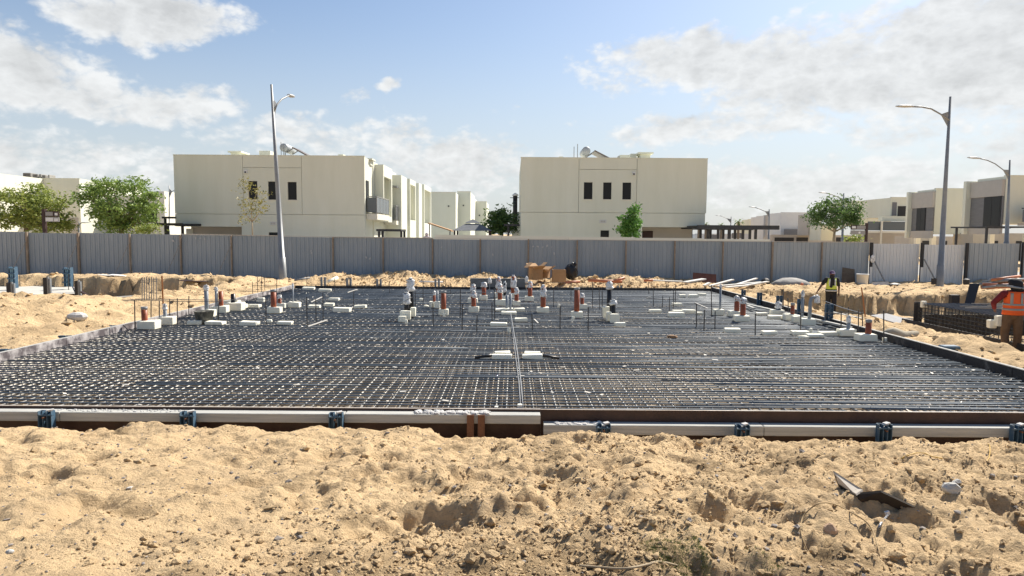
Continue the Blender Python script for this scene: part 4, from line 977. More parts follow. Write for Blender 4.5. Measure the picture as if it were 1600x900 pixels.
# boundary wall, person-height, behind the fence
r = thing('boundary_wall', 'low cream boundary wall just behind the middle of the fence', 'wall', (3, 37.5, -.1))
a, b_ = XA(679, 37.5), XA(1203, 37.5)
n = 5
for i in range(n):
    xa = a + (b_ - a) * i / n; xb = a + (b_ - a) * (i + 1) / n - .015
    MB().box(xa, xb, 37.5, 37.7, -.3, ZA(679, 366.5, 37.5) + (ZA(1203, 374.5, 37.5) - ZA(679, 366.5, 37.5)) * (i + .5) / n).build('wall_section', CREAM2, r)
# gazebo, awning, pergolas
GZ = mat('gazebo_roof', (.10, .11, .125), .7, (.14, .15, .165), 3)
D = 46.; c = at(739, 352, D); zb = ZA(739, 360.5, D); zt_ = ZA(739, 347, D); hw = 30 * D / F
r = thing('garden_gazebo', 'dark grey pyramid-roofed gazebo behind the fence near the middle', 'gazebo', (c.x, c.y, -.1))
MB().add([(c.x - hw, c.y - 1.3, zb), (c.x + hw, c.y - 1.3, zb), (c.x + hw, c.y + 1.3, zb), (c.x - hw, c.y + 1.3, zb), (c.x - .45, c.y - .4, zt_ - .12), (c.x + .45, c.y - .4, zt_ - .12), (c.x + .45, c.y + .4, zt_ - .12), (c.x - .45, c.y + .4, zt_ - .12)], [(3, 2, 1, 0), (4, 5, 6, 7), (0, 1, 5, 4), (1, 2, 6, 5), (2, 3, 7, 6), (3, 0, 4, 7)]).build('roof', GZ, r)
MB().add([(c.x - .5, c.y - .45, zt_ - .06), (c.x + .5, c.y - .45, zt_ - .06), (c.x + .5, c.y + .45, zt_ - .06), (c.x - .5, c.y + .45, zt_ - .06), (c.x, c.y, zt_ + .2)], [(3, 2, 1, 0), (0, 1, 4), (1, 2, 4), (2, 3, 4), (3, 0, 4)]).build('roof_cap', GZ, r)
for sx in (-1, 1):
    for sy in (-1, 1): MB().box(c.x + sx * hw * .88 - .05, c.x + sx * hw * .88 + .05, c.y + sy * 1.1 - .05, c.y + sy * 1.1 + .05, -.2, zb - .003).build('post', DOOR, r)
r = thing('sloping_awning', 'tan sloping awning left of the dark gazebo', 'awning', at(688, 362, 47)); A = at(671, 349, 47); B = at(707, 361, 47)
MB().obox((A + B) / 2, (B - A) / 2, (0, .9, 0), (0, 0, .04)).build('cloth', mat('tan_cloth', (.42, .25, .13), .85), r); MB().beam((B.x - .1, 46.2, -.1), (B.x - .1, 46.2, B.z - .02), .06, .06, (0, 1, 0)).build('post', DARKM, r); MB().beam((A.x + .1, 46.2, -.1), (A.x + .1, 46.2, A.z - .04), .06, .06, (0, 1, 0)).build('post', DARKM, r)
def pergola(label, D, a, b_, yt, yb, posts_, dep=3.0, slats=10, material=DARKM):
    x0, x1 = XA(a, D), XA(b_, D); z1 = ZA((a+b_)/2, yt, D); z0 = ZA((a+b_)/2, yb, D)
    r = thing('carport', label, 'carport', ((x0 + x1) / 2, D, -.1), 'dark carports and pergolas')
    for yy in (D, D + dep): MB().box(x0, x1, yy, yy + .1, z0, z1).build('edge_beam', material, r)
    for i in range(slats):
        x = x0 + (x1 - x0 - .09) * i / (slats - 1); MB().box(x, x + .08, D + .102, D + dep - .002, z0 + .03, z1 - .03).build('slat', material, r)
    for p in posts_:
        for yy in (D + .25, D + dep - .35):
            x = XA(p, D); MB().box(x - .07, x + .07, yy, yy + .12, -.2, z0 - .002).build('post', material, r)
pergola('long dark slatted carport right of the right-hand end house', 41.5, 1089, 1217, 352, 358.5, (1108, 1124, 1141, 1163, 1174, 1183), 4.5, 30)
pergola('small dark pergola left of the left-hand end house', 41.5, 242, 286, 348.5, 352.5, (258.5,), 2.5, 9)
pergola('dark pergola below the first side street balcony', 43.2, 588, 627, 358, 361.5, (591, 626), 1.8, 8)
pergola('dark pergola beside the bush left of the right-hand end house', 45, 787, 812, 350, 353, (794,), 2., 6)
pergola('dark flat carport below the nearest right-hand terrace unit', 50, 1540, 1640, 353.5, 356, (1545,), 4., 12)
r = thing('carport', 'upper dark beam and post beside the left-hand end house', 'carport', at(258, 366, 42.)); MB().box(XA(254, 42), XA(275, 42), 42, 42.15, ZA(260, 341.5, 42), ZA(260, 338.5, 42)).build('beam', DARKM, r); MB().box(XA(257, 42), XA(260, 42), 42.02, 42.13, -.2, ZA(260, 341.6, 42)).build('post', DARKM, r)
p = at(804, 366, 46); r = thing('flue_stack', 'black rooftop flue with a cowl left of the right-hand end house', 'flue', (p.x, 52, 0)); MB()._lathe((XA(804.5, 52), 52, 0), [(.17, 3.0), (.17, ZA(804, 306, 52))], 12).build('pipe', DKM, r, True); MB()._lathe((XA(804.5, 52), 52, ZA(804, 306, 52)), [(.24, 0), (.24, .08), (.05, .22)], 12).build('cowl', WRAP, r, True); MB().box(XA(800, 52), XA(811, 52), 52, 53, -.1, ZA(804, 331, 52)).build('plinth', CREAM2, r)
MB().beam(at(797, 309, 51.8), at(811, 309, 51.8), .05, .05, (0, 1, 0)).build('arm', DKM, r)

# far left row, seen through the trees
D = 50.; r = thing('terrace_house', 'sunlit cream house with a deep window recess at the far left edge', 'house', at(0, 366, D))
xr = XA(18, 54); zt0 = ZA(5, 266, D)
MB().box(XA(-60, D), xr, D, D + 4, ZA(5, 286, D), zt0).build('upper_wall', CREAM, r); MB().box(XA(-60, D), xr - .02, D + .6, D + 4, -.2, ZA(5, 286, D) - .003).build('lower_wall', CREAM2, r)
MB().box(xr + .002, XA(66, 62), D + 3, D + 12, -.2, ZA(40, 279, 58)).build('side_wall', CREAM, r)
D = 58.; r = thing('terrace_house', 'blank olive house end between the two left-hand trees', 'house', at(95, 366, D)); MB().box(XA(66, D), XA(128, D), D, D + 10, -.2, ZA(95, 279, D)).build('wall', CREAM, r); MB().box(XA(66, D) - .03, XA(128, D) + .03, D - .03, D + .2, ZA(95, 279, D) + .003, ZA(95, 278.4, D)).build('coping', CREAM, r)
MB().box(XA(108, D) , XA(124, D), D - .04, D - .004, -.1, ZA(110, 340, D)).build('garage_recess', GREYW, r)
for i, (a, b_, t, bt) in enumerate(((41, 53, 270, 279), (56, 64, 272, 279), (66, 69, 272, 279), (70.5, 76, 273.5, 280), (80, 82, 273, 280))):
    D = 61; r = thing('rooftop_unit', nth(i + 1) + ' grey rooftop cooling unit from the left on the far left roof', 'cooling unit', at((a+b_)/2, bt, D), 'rooftop units on the far left roof')
    z0, z1 = ZA(a, bt + 4, D), ZA(a, t, D); MB().box(XA(a, D), XA(b_, D), D, D + .8, z0, z1, .03).build('case', mat('unit_grey', (.26, .25, .23), .7), r)
    for k in range(3): MB().box(XA(a, D) + .06, XA(b_, D) - .06, D - .02, D - .004, z0 + (z1 - z0) * (.45 + .16 * k), z0 + (z1 - z0) * (.5 + .16 * k)).build('louvre', DKM, r)
D = 62; r = thing('terrace_house', 'cream house front with dark openings behind the second left tree', 'house', at(170, 366, D))
hs = [(XA(134, D), XA(152, D), ZA(140, 345, D), ZA(140, 318, D)), (XA(222, D), XA(247, D), ZA(230, 348, D), ZA(230, 318, D))]
slab_holes(MB(), XA(124, D), XA(249, D), -.2, ZA(190, 305, D), D, D + .3, hs).build('wall', CREAM2, r)
for h in hs: MB().box(h[0], h[1], D + .25, D + .28, h[2], h[3]).build('window', GLASS, r)
MB().box(XA(124, D), XA(249, D), D + .32, D + 8, -.2, ZA(190, 305, D) - .05).build('body', CREAM, r)
for a, b_, t, D, m, lab in ((251, 259, 299, 60, CREAM2, 'pale fin wall left of the left-hand end house'), (261, 265, 302, 63, CREAM, 'narrow olive fin wall left of the left-hand end house'), (266, 277, 303, 66, CREAM2, 'cream wall with a small dark window beside the left-hand end house')):
    r = thing('terrace_bay', lab, 'house', at((a+b_)/2, 366, D), 'fin walls beside the left-hand end house'); MB().box(XA(a, D), XA(b_, D), D, D + 4, -.2, ZA(a, t, D)).build('wall', m, r)
    if a == 266: MB().box(XA(270, D), XA(273.5, D), D - .05, D - .004, ZA(a, 332, D), ZA(a, 322, D)).build('window', GLASS, r)

# right-hand terrace: units stepping away to the left
def unit(label, D, pl, pr, pt, pb, depth, m, parts=()):
    r = thing('terrace_house', label, 'house', at((pl+pr)/2, 368, D), 'right-hand terrace units')
    x0, x1 = XA(pl, D), XA(pr, D); zt = ZA((pl+pr)/2, pt, D); zb = ZA((pl+pr)/2, pb, D)
    MB().box(x0, x1, D, D + depth, zb, zt).build('wall', m, r); MB().box(x0 - .03, x1 + .03, D - .03, D + .25, zt + .003, zt + .09).build('coping', m, r)
    for (nm, a, b_, t, q, mm, off) in parts:
        MB().box(XA(a, D), XA(b_, D), D - off - .05, D - off, ZA(a, q, D), ZA(a, t, D)).build(nm, mm, r)
    return r, x0, x1, zt, zb
def oblique(label, D0, D1, xf, pt0, pb0, px0, win=None, fin=None):
    """bay whose window face recedes: from (px0,D0) far-left to (px1,D1) near-right; window as fractions"""
    A = Vector((xf, D0, 0)); B = Vector((xf, D1, 0)); zt = ZA(px0, pt0, D0); zb = ZA(px0, pb0, D0)
    r = thing('terrace_bay', label, 'house', (A + B) / 2, 'right-hand terrace units')
    d = Vector((B.x - A.x, B.y - A.y, 0)); u = d.normalized(); n = Vector((-u.y, u.x, 0))       # n points away behind the face
    if n.x < 0: n = -n
    def face(s0, s1, z0, z1, off, th, nm, m, par=r):
        c = Vector((A.x, A.y, 0)) + d * ((s0 + s1) / 2) + n * (off + th / 2); c.z = (z0 + z1) / 2
        return MB().obox(c, d * ((s1 - s0) / 2), n * (th / 2), (0, 0, (z1 - z0) / 2)).build(nm, m, par)
    z = lambda f: zb + (zt - zb) * f
    (s0, s1, f0, f1, p0, p1) = win
    face(0, 1, z(f1), zt, 0, .25, 'wall', GREYW); face(0, 1, zb, z(f0), 0, .25, 'wall', GREYW)
    face(s0, s1, z(f0), z(f1), .12, .12, 'cladding', STRIP)
    w = face(p0, p1, z(f0) + .01, z(f1) - .01, .06, .055, 'window', FRAMEM); face(p0 + .02, (p0+p1)/2 - .01, z(f0) + .05, z(f1) - .05, .045, .012, 'pane', GLASS, w); face((p0+p1)/2 + .01, p1 - .02, z(f0) + .05, z(f1) - .05, .045, .012, 'pane', GLASS, w)
    face(-.10, -.003, zb, zt + .12, -.35, 1.2, 'fin', CREAM)
    return r
unit('nearest cream terrace unit at the right edge, with a balcony rail', 57, 1566, 1680, 275.5, 350, 3.5, CREAM, [('balustrade', 1578, 1660, 328, 347, RAILG, 1.2), ('hand_rail', 1576, 1660, 325.5, 327, DKM, 1.2), ('balcony_slab', 1574, 1670, 349, 353, GREYW, 1.0)])
oblique('grey window bay beside the nearest right-hand terrace unit', 61.0, 57.05, XA(1566, 57) - .27, 285.5, 366, 1523, (0, 1, .13, .70, .45, .97))
unit('broad blank cream terrace unit behind the right street lamp', 68, 1458, 1517, 295.5, 366, 3.1, CREAM, [])
oblique('grey window bay left of the right street lamp', 71.6, 68.05, XA(1458, 68) - .27, 302, 372, 1429, (0, 1, .16, .66, .25, .68))
unit('cream terrace unit with a balcony and small dark window right of the tree', 86, 1389, 1422, 309, 340, 7, CREAM, [('window', 1400, 1415, 322, 338, DKM, 0), ('window', 1391, 1398, 316, 337, STRIP, 0)])
r = thing('terrace_bay', 'long grey balcony between the tree and the grey window bay', 'house', at(1390, 370, 84), 'right-hand terrace units')
for a, b_ in ((1354, 1376), (1378, 1420)):
    MB().box(XA(a, 84), XA(b_, 84), 83.9, 84, ZA(a, 360, 84), ZA(a, 346, 84)).build('balustrade', RAILG, r)
MB().box(XA(1377, 84.5), XA(1421, 84.5), 84.5, 85.5, ZA(1390, 345, 84), ZA(1390, 337.5, 84)).build('parapet', CREAM, r); MB().box(XA(1352, 84), XA(1421, 84), 83.8, 86, ZA(1390, 364, 84), ZA(1390, 361, 84)).build('balcony_slab', CREAM2, r)
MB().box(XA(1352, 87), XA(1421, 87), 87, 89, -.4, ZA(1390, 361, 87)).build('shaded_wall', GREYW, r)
MB().box(XA(1375, 83.7), XA(1377, 83.7), 83.6, 83.78, -.3, ZA(1376, 345, 83.7)).build('column', CREAM2, r)
unit('blank grey-beige terrace unit just right of the tree', 96, 1330, 1390, 314.5, 352, 7, CREAM, [])
unit('cream terrace block low behind the right-hand tree', 104, 1282, 1304, 352, 376, 4, CREAM, [])
unit('grey bay with a dark window behind the right-hand tree', 108, 1262, 1282, 335, 368, 4, GREYW, [('window', 1271, 1277, 348, 367, DKM, 0)])
unit('distant blank white terrace unit left of the tree', 118, 1219, 1264, 332.5, 371, 6, WHITEW, [('balustrade', 1222, 1243, 358, 367, STRIP, .6), ('balustrade', 1245, 1261, 357, 366, STRIP, .6)])
unit('distant beige terrace unit right of the white column', 124, 1207, 1220, 335, 372, 4, GREYW)
unit('bright white house end beyond the long carport', 128, 1192, 1207.5, 337, 378, 4, WHITEW)
unit('distant grey-white house end left of the bright white one', 136, 1183, 1192, 339, 376, 4, WHITEW, [('window', 1185.5, 1189, 358, 370, DKM, 0)])
unit('distant beige house far beyond the long carport', 150, 1168, 1184, 343, 366, 4, CREAM); unit('farthest small beige house beyond the long carport', 165, 1157, 1169, 346.5, 366, 4, CREAM)
unit('row of low distant pale garages under the long carport', 120, 1086, 1170, 366, 380, 4, WHITEW, [('garage_door', 1112, 1119, 367, 378, STRIP, 0), ('garage_door', 1143, 1160, 364, 372, STRIP, 0)])
o = MB().box(-160, 160, 38.5, 420, -.14, -.07).build('pavement', mat('paving', (.30, .29, .27), .9, (.36, .35, .33), 1.5)); tag(o, kind='structure')
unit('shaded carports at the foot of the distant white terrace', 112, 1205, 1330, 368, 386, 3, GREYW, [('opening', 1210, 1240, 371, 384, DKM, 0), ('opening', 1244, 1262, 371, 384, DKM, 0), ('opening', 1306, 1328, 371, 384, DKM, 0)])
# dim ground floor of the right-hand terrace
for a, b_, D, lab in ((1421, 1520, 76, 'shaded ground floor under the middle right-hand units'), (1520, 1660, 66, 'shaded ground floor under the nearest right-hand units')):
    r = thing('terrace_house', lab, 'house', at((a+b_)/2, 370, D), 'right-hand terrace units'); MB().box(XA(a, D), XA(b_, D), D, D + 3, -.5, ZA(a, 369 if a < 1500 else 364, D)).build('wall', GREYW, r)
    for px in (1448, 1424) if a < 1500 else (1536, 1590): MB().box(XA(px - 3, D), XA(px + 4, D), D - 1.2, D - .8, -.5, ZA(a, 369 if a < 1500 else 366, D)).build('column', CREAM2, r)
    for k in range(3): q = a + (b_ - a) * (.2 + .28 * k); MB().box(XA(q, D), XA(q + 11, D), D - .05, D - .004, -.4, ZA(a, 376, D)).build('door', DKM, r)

# ================================================================== STREET LAMPS
LAMPM = mat('lamp_steel', (.23, .24, .245), .5, (.30, .31, .31), 2, metal=.3); LAMPW = mat('lamp_head', (.42, .43, .43), .45)
def lamp(label, D, foot, top, armj, heads, rb=.13, rt=.055, base=True):
    """foot/top: pixels of the pole, armj: pixel where the arm springs, heads: list of arm pixel paths ending at the head centre + depth offsets"""
    A = at(*foot, D); B = at(*top, D); r = thing('street_lamp', label, 'street lamp', A, 'street lamps')
    A2 = A - (B - A).normalized() * .25
    MB().tube([A2, A, A + (B - A) * .12, A + (B - A) * .121, A + (B - A) * .5, B], [rb, rb, rb * .97, rb * .8, (rb * .75 + rt) / 2, rt * .8], 14).build('pole', LAMPM, r, True)
    if base: MB().box(A.x - .28, A.x + .28, A.y - .28, A.y + .28, A.z - .4, A.z + .05, .04).build('concrete_base', CEM, r)
    for path, hd in heads:
        n = len(path); pts = [at(q[0], q[1], D + q[2]) for q in path]
        MB().tube(pts, [rt * 1.0] + [rt * .62] * (n - 1), 8).build('arm', LAMPM, r, True)
        J = pts[0]; Kk = pts[1]
        up = Vector((0, 0, .42))
        MB().add([J + Vector((0, -.02, .42)), J + Vector((0, -.02, -.35)), Kk + Vector((0, -.02, 0)), J + Vector((0, .02, .42)), J + Vector((0, .02, -.35)), Kk + Vector((0, .02, 0))], [(0, 1, 2), (5, 4, 3), (0, 3, 4, 1), (1, 4, 5, 2), (2, 5, 3, 0)]).build('gusset', LAMPM, r)
        e = pts[-1]; d = (pts[-1] - pts[-2]); d.z *= .3; d.normalize(); L2 = hd
        # cobra head: tapered lens-shaped body
        mb = MB(); k0 = 0; prof = [(-.5, .05, .05), (-.35, .13, .08), (0, .19, .10), (.3, .16, .07), (.5, .04, .03)]; sd = d.cross(Vector((0, 0, 1))).normalized(); rings = []
        for s, w, h in prof:
            c = e + d * (s + .38) * L2 / .9
            for j in range(12):
                th = 2 * math.pi * j / 12; zz = math.sin(th) * h * L2 / .9; mb.v.append(tuple(c + sd * math.cos(th) * w * L2 / .9 + Vector((0, 0, zz if zz > 0 else zz * .6))))
        for i in range(len(prof) - 1):
            for j in range(12): q = (j + 1) % 12; mb.f.append((i*12 + j, i*12 + q, (i+1)*12 + q, (i+1)*12 + j))
        mb.f.append(tuple(reversed(range(12)))); mb.f.append(tuple(range(48, 60)))
        h_ = mb.build('lamp_head', LAMPW, r, True)
lamp('tall grey leaning street lamp in front of the left part of the fence', 30.6, (442.5, 438), (424, 132), None, [([(428.5, 171, 0), (433, 163, .2), (440, 155, .5), (448, 151, 1.0), (452, 149, 1.6)], .85)], .165, .06)
lamp('tall grey street lamp standing before the pale gate at right', 32.4, (1468, 449), (1485, 151), None, [([(1482.5, 188, 0), (1470, 178.5, 0), (1455, 170, 0), (1440, 167, 0), (1424, 166.5, 0)], .75)], .17, .06)
lamp('street lamp behind the fence at the far right edge', 48., (1572, 395), (1578, 250), None, [([(1577, 275, 0), (1567, 265, 0), (1555, 256, 0), (1543, 250.5, 0), (1530, 247.5, 0)], .85)], .18, .06, False)
lamp('distant street lamp behind the right-hand tree', 84., (1316, 380), (1318.5, 302), None, [([(1318, 316, 0), (1310, 308, 0), (1300, 304, 0), (1290, 301.5, 0)], .9)], .18, .09, False)
lamp('distant street lamp left of the white house end', 90., (1201, 375), (1202, 327), None, [([(1201.5, 335, 0), (1195, 330, 0), (1186, 326, 0), (1179, 324, 0)], .8)], .13, .09, False)
lamp('farthest street lamp above the long carport', 120., (1141.5, 356), (1142.5, 338.5), None, [([(1142, 346, 0), (1135, 341, 0), (1127, 337.5, 0), (1124, 337, 0)], .7)], .1, .08, False)
lamp('small lamp pole with a curved arm beside the left-hand end house', 60., (264.5, 368), (264.5, 290), None, [([(265, 302, 0), (269, 299, 0), (274, 297, 0)], .6)], .07, .05, False)
lamp('thin lamp pole between the two left trees', 43., (123, 370), (123, 352), None, [([(123, 356, 0), (124, 350, 0), (128, 348, 0), (134, 348, 0)], .3)], .07, .05, False)

# ================================================================== SIGNS
SIGND = mat('sign_brown', (.05, .028, .026), .6); SIGNG = mat('sign_grey', (.30, .29, .28), .6)
def signpost(label, D, px, pt, plates, w):
    A = at(px, 372, D); r = thing('street_sign', label, 'street sign', A, 'brown street sign posts'); zt = ZA(px, pt, D)
    MB().box(A.x - w/2, A.x + w/2, D, D + w, -.2, zt).build('post', SIGND, r)
    for (a, b_, t, q, m, marks) in plates:
        pl = MB().box(XA(a, D), XA(b_, D), D + .03, D + .08, ZA(px, q, D), ZA(px, t, D)).build('plate', m, r)
        for (c, d, e, f_, mm) in marks: MB().box(XA(c, D), XA(d, D), D + .02, D + .027, ZA(px, f_, D), ZA(px, e, D)).build('plate_marking', mm, pl)
signpost('brown signpost with two plates in front of the left tree', 36.5, 69, 326.5, [(71.5, 93, 330, 338.5, SIGND, [(72.5, 84, 331, 337, SIGNG), (87, 91.5, 332.5, 336.5, WHT)]), (71.5, 93, 339, 346.5, SIGNG, [(72.5, 84, 340, 345.5, WHT), (85.5, 92, 341, 345.5, WHT)])], .16)
signpost('dark red-brown signpost with two plates right of the right-hand tree', 40, 1354, 348.5, [(1329, 1352.5, 352, 359, SIGND, [(1330.5, 1336.5, 353.5, 357, WHT), (1338, 1352, 352.8, 358, SIGNG)]), (1329, 1352.5, 360, 366.5, SIGNG, [(1341, 1344, 362, 365, WHT)])], .13)

# ================================================================== TREES
def leafmat(name, c1, c2): return mat(name, c1, .55, c2, 1.3, trans=.35, lo=.3, hi=.7, detail=3)
LEAF_Y = leafmat('leaf_yellow', (.20, .27, .06), (.33, .36, .09)); LEAF_G = leafmat('leaf_green', (.17, .26, .06), (.28, .38, .10)); LEAF_D = leafmat('leaf_deep', (.075, .14, .04), (.14, .22, .06)); LEAF_B = leafmat('leaf_bright', (.09, .21, .04), (.16, .32, .065)); LEAF_S = leafmat('leaf_sparse', (.22, .21, .06), (.32, .28, .09))
BARK = mat('bark', (.17, .125, .085), .9, (.25, .19, .13), 8, .5, 30); BARK2 = mat('bark_pale', (.34, .27, .18), .9)
def leaves(pts, size, material, name, parent, seed, stretch=(1, 1), droop=0.):
    r = np.random.default_rng(seed); n = len(pts); pts = np.asarray(pts)
    a = r.normal(size=(n, 3)); a[:, 2] *= .7; a /= np.linalg.norm(a, axis=1)[:, None]
    b = r.normal(size=(n, 3)); b -= a * (a * b).sum(1)[:, None]; b /= np.linalg.norm(b, axis=1)[:, None]
    s = size * r.uniform(.6, 1.3, n)[:, None]
    a = a * s * stretch[0]; b = b * s * .42 * stretch[1]; a[:, 2] -= droop * s[:, 0]
    V = np.stack([pts - a, pts + b - a * .1, pts + a, pts - b - a * .1], 1).reshape(-1, 3) - np.array(wloc(parent))
    Q = np.arange(n * 4).reshape(n, 4)
    o = bpy.data.objects.new(name, np_mesh(name, V, Q, material, False)); COL.objects.link(o); o.parent = parent; return o
def tree(name, label, base, D, blobs, n, size, lm, bark, trunk_px, seed, fork=.35, clump=.40, per=30, lm2=None):
    """blobs: (px, py, rx_px, ry_px, dy) crown masses; trunk from base pixel"""
    r = np.random.default_rng(seed); rr = random.Random(seed); sc = D / F
    A = at(base[0], base[1], D); root = thing(name, label, 'tree', A)
    tb = MB(); cen = [at(b_[0], b_[1], D) + Vector((0, b_[4], 0)) for b_ in blobs]
    F0 = at(trunk_px[0], trunk_px[1], D); w = trunk_px[2] * sc
    tb.tube([A - Vector((0, 0, .3)), A, (A + F0) / 2 + Vector((rr.uniform(-.05, .05), 0, 0)), F0], [w * 1.2, w, w * .85, w * .75], 9)
    pts = []; vol = [b_[2] * b_[3] for b_ in blobs]; tot = sum(vol)
    for c, b_, v in zip(cen, blobs, vol):
        m = (F0 + c) / 2 + Vector((rr.uniform(-.2, .2), rr.uniform(-.2, .2), -.1))
        tb.tube([F0, m, c], [w * .6, w * .35, w * .12], 6)
        nc = max(3, int(n * v / tot / per))
        for k in range(nc):
            u = r.normal(size=3); u /= np.linalg.norm(u); q = r.random() ** .38
            cc = np.array(c) + u * q * np.array([b_[2] * sc, (b_[2] + b_[3]) / 2 * sc, b_[3] * sc])
            if k % 5 == 0: tb.tube([c, (Vector(cc) + c) / 2 + Vector((0, 0, -.06)), Vector(cc)], [w * .14, w * .1, w * .05], 4, False)
            m_ = int(per * r.uniform(.5, 1.5)); cs = clump * r.uniform(.6, 1.4)
            pts.append(cc + np.clip(r.normal(size=(m_, 3)), -2, 2) * np.array([cs, cs, cs * .55]) * .55)
    tb.build('trunk', bark, root, True); pts = np.concatenate(pts)
    leaves(pts, size, lm, 'crown', root, seed)
    return root
tree('street_tree', 'yellow-green bushy tree at the far left behind the fence', (40, 378), 38.5, [(20, 315, 30, 24, 0), (48, 308, 32, 22, .5), (80, 328, 32, 26, -.2), (30, 342, 42, 20, .2), (66, 350, 40, 16, 0), (-8, 340, 26, 24, 0), (100, 346, 16, 18, 0), (55, 325, 30, 22, -.8)], 8200, .10, LEAF_Y, BARK, (42, 352, 4), 3)
tree('street_tree', 'full green tree left of the left-hand end house', (190, 380), 39.5, [(160, 300, 28, 22, 0), (205, 300, 30, 22, .3), (135, 305, 24, 18, 0), (180, 290, 24, 16, -.3), (225, 322, 28, 24, 0), (190, 330, 36, 26, -.6), (150, 325, 26, 20, .4), (185, 350, 34, 14, 0), (238, 306, 12, 10, 0), (215, 345, 26, 16, 0)], 8600, .10, LEAF_G, BARK, (190, 352, 4.5), 5)
tree('street_tree', 'round dark green tree on a forked trunk at right behind the fence', (1303, 385), 46., [(1282, 330, 17, 16, 0), (1305, 320, 20, 14, .3), (1328, 326, 18, 18, 0), (1300, 340, 22, 14, -.5), (1275, 343, 13, 12, 0), (1334, 342, 13, 14, 0), (1318, 347, 18, 9, 0)], 5000, .10, LEAF_D, BARK2, (1304, 362, 2.4), 8)
tree('young_tree', 'small bright green bushy tree before the right-hand end house', (985, 385), 40.5, [(984, 340, 10, 16, 0), (976, 350, 12, 14, 0), (992, 352, 10, 16, 0), (984, 364, 17, 12, .1), (990, 326, 7, 8, 0)], 2600, .10, LEAF_B, BARK, (985, 366, 1.3), 9, clump=.24)
tree('garden_bush', 'dense dark green bush between the two end houses', (785, 385), 48., [(772, 344, 13, 16, 0), (786, 338, 14, 16, .5), (798, 350, 12, 14, 0), (778, 358, 18, 10, 0)], 3200, .12, LEAF_D, BARK, (785, 362, 2), 10)
tree('sapling', 'sparse yellowing sapling before the left-hand end house', (395, 380), 39., [(385, 290, 14, 14, 0), (402, 300, 13, 16, 0), (378, 318, 14, 12, 0), (400, 325, 16, 14, 0), (388, 340, 16, 10, 0), (412, 318, 8, 10, 0)], 620, .075, LEAF_S, BARK2, (394, 346, 1.1), 12, clump=.3, per=9)
tree('garden_shrub', 'small yellow-green shrub below the right signpost', (1337, 385), 41, [(1337, 370, 8, 6, 0), (1333, 375, 7, 5, 0)], 420, .09, LEAF_Y, BARK, (1337, 378, .8), 14)
tree('garden_shrub', 'low green shrub under the second left tree by the fence', (235, 385), 38, [(238, 358, 10, 6, 0), (222, 360, 12, 5, 0)], 520, .09, LEAF_Y, BARK, (232, 364, .8), 15)
for i, (px, py, s, lab) in enumerate([(1154, 346, 1., 'taller distant palm above the long carport'), (1127, 351, .7, 'middle small distant palm above the long carport'), (1103, 350, .7, 'small distant palm at the left of the long carport'), (1092, 350, .6, 'leftmost tiny palm above the carport beside the house')]):
    D = 100.; c = at(px, py, D); root = thing('palm_tree', lab, 'palm', (c.x, D, -.1), 'distant palms')
    MB().tube([(c.x, D, -.3), (c.x, D, c.z)], .18, 8).build('trunk', BARK, root)
    mb = MB()
    for k in range(16):
        a = k * 2.4; e = .7 - .09 * k; L2 = 1.15 * s
        d = Vector((math.cos(a) * math.cos(e), math.sin(a) * math.cos(e), math.sin(e))); sd = d.cross(Vector((0, 0, 1))).normalized() * .13 * s
        p1 = c + d * L2 * .6; p2 = c + d * L2 + Vector((0, 0, -.35 * s)); mb.add([c - sd * .4, c + sd * .4, p1 + sd, p1 - sd, p2], [(0, 1, 2, 3), (3, 2, 4)])
    mb.build('crown', LEAF_D, root)
# ================================================================== LEFT PAD
CONC = mat('concrete_pad', (.40, .385, .345), .9, (.50, .485, .44), 1.5, .2, 30)
r = thing('concrete_pad', 'flat concrete slab in the sand pit at the far left', 'slab', (-19, 24, -.5))
z0 = -.02; A = gz(-60, 463, z0); B = gz(118, 459, z0); C_ = gz(112, 446, z0); E_ = gz(-40, 448, z0)
mb = MB(); top = [A, B, C_, E_]; mb.add(top + [p - Vector((0, 0, .5)) for p in top], [(0, 1, 2, 3), (7, 6, 5, 4), (0, 4, 5, 1), (1, 5, 6, 2), (2, 6, 7, 3), (3, 7, 4, 0)]); mb.build('slab', CONC, r)
MB().beam(A + Vector((0, -.06, -.14)), B + Vector((0, -.06, -.14)), .04, .30).build('edge_board', PLY_DK, r); MB().beam(B + Vector((.04, 0, -.14)), C_ + Vector((.04, 0, -.14)), .04, .34).build('edge_board', PLY_IN, r)
def colform(label, px, pb, pt, w, D):
    p = at(px, pb, D); zt = ZA(px, pt, D); h = w * D / F / 2; r = thing('column_form', label, 'column form', p, 'blue column forms on the left slab')
    for sx in (-1, 1): MB().box(p.x + sx * h - .02, p.x + sx * h + .02, D, D + h * 1.6, p.z - .1, zt).build('side_panel', BLUE, r)
    MB().box(p.x - h + .022, p.x + h - .022, D + .03, D + .06, p.z - .1, zt - .06).build('front_panel', mat('blue_dark', (.02, .045, .085), .6), r)
    for t in (.12, .38, .64, .9):
        z = p.z + (zt - p.z) * t; MB().box(p.x - h - .03, p.x + h + .03, D - .045, D - .003, z - .022, z + .022).build('walers', BLUE, r)
    for sx in (-.4, .15): MB().box(p.x + sx * h, p.x + sx * h + .04, D + .0, D + .028, p.z - .1, zt - .02).build('rib', mat('blue_pale', (.16, .28, .36), .5), r)
colform('blue steel column form at the far left edge', 18.5, 446, 417, 9, 25.5); colform('blue steel column form on the slab before the second fence post', 105, 444, 418, 9.5, 26.)
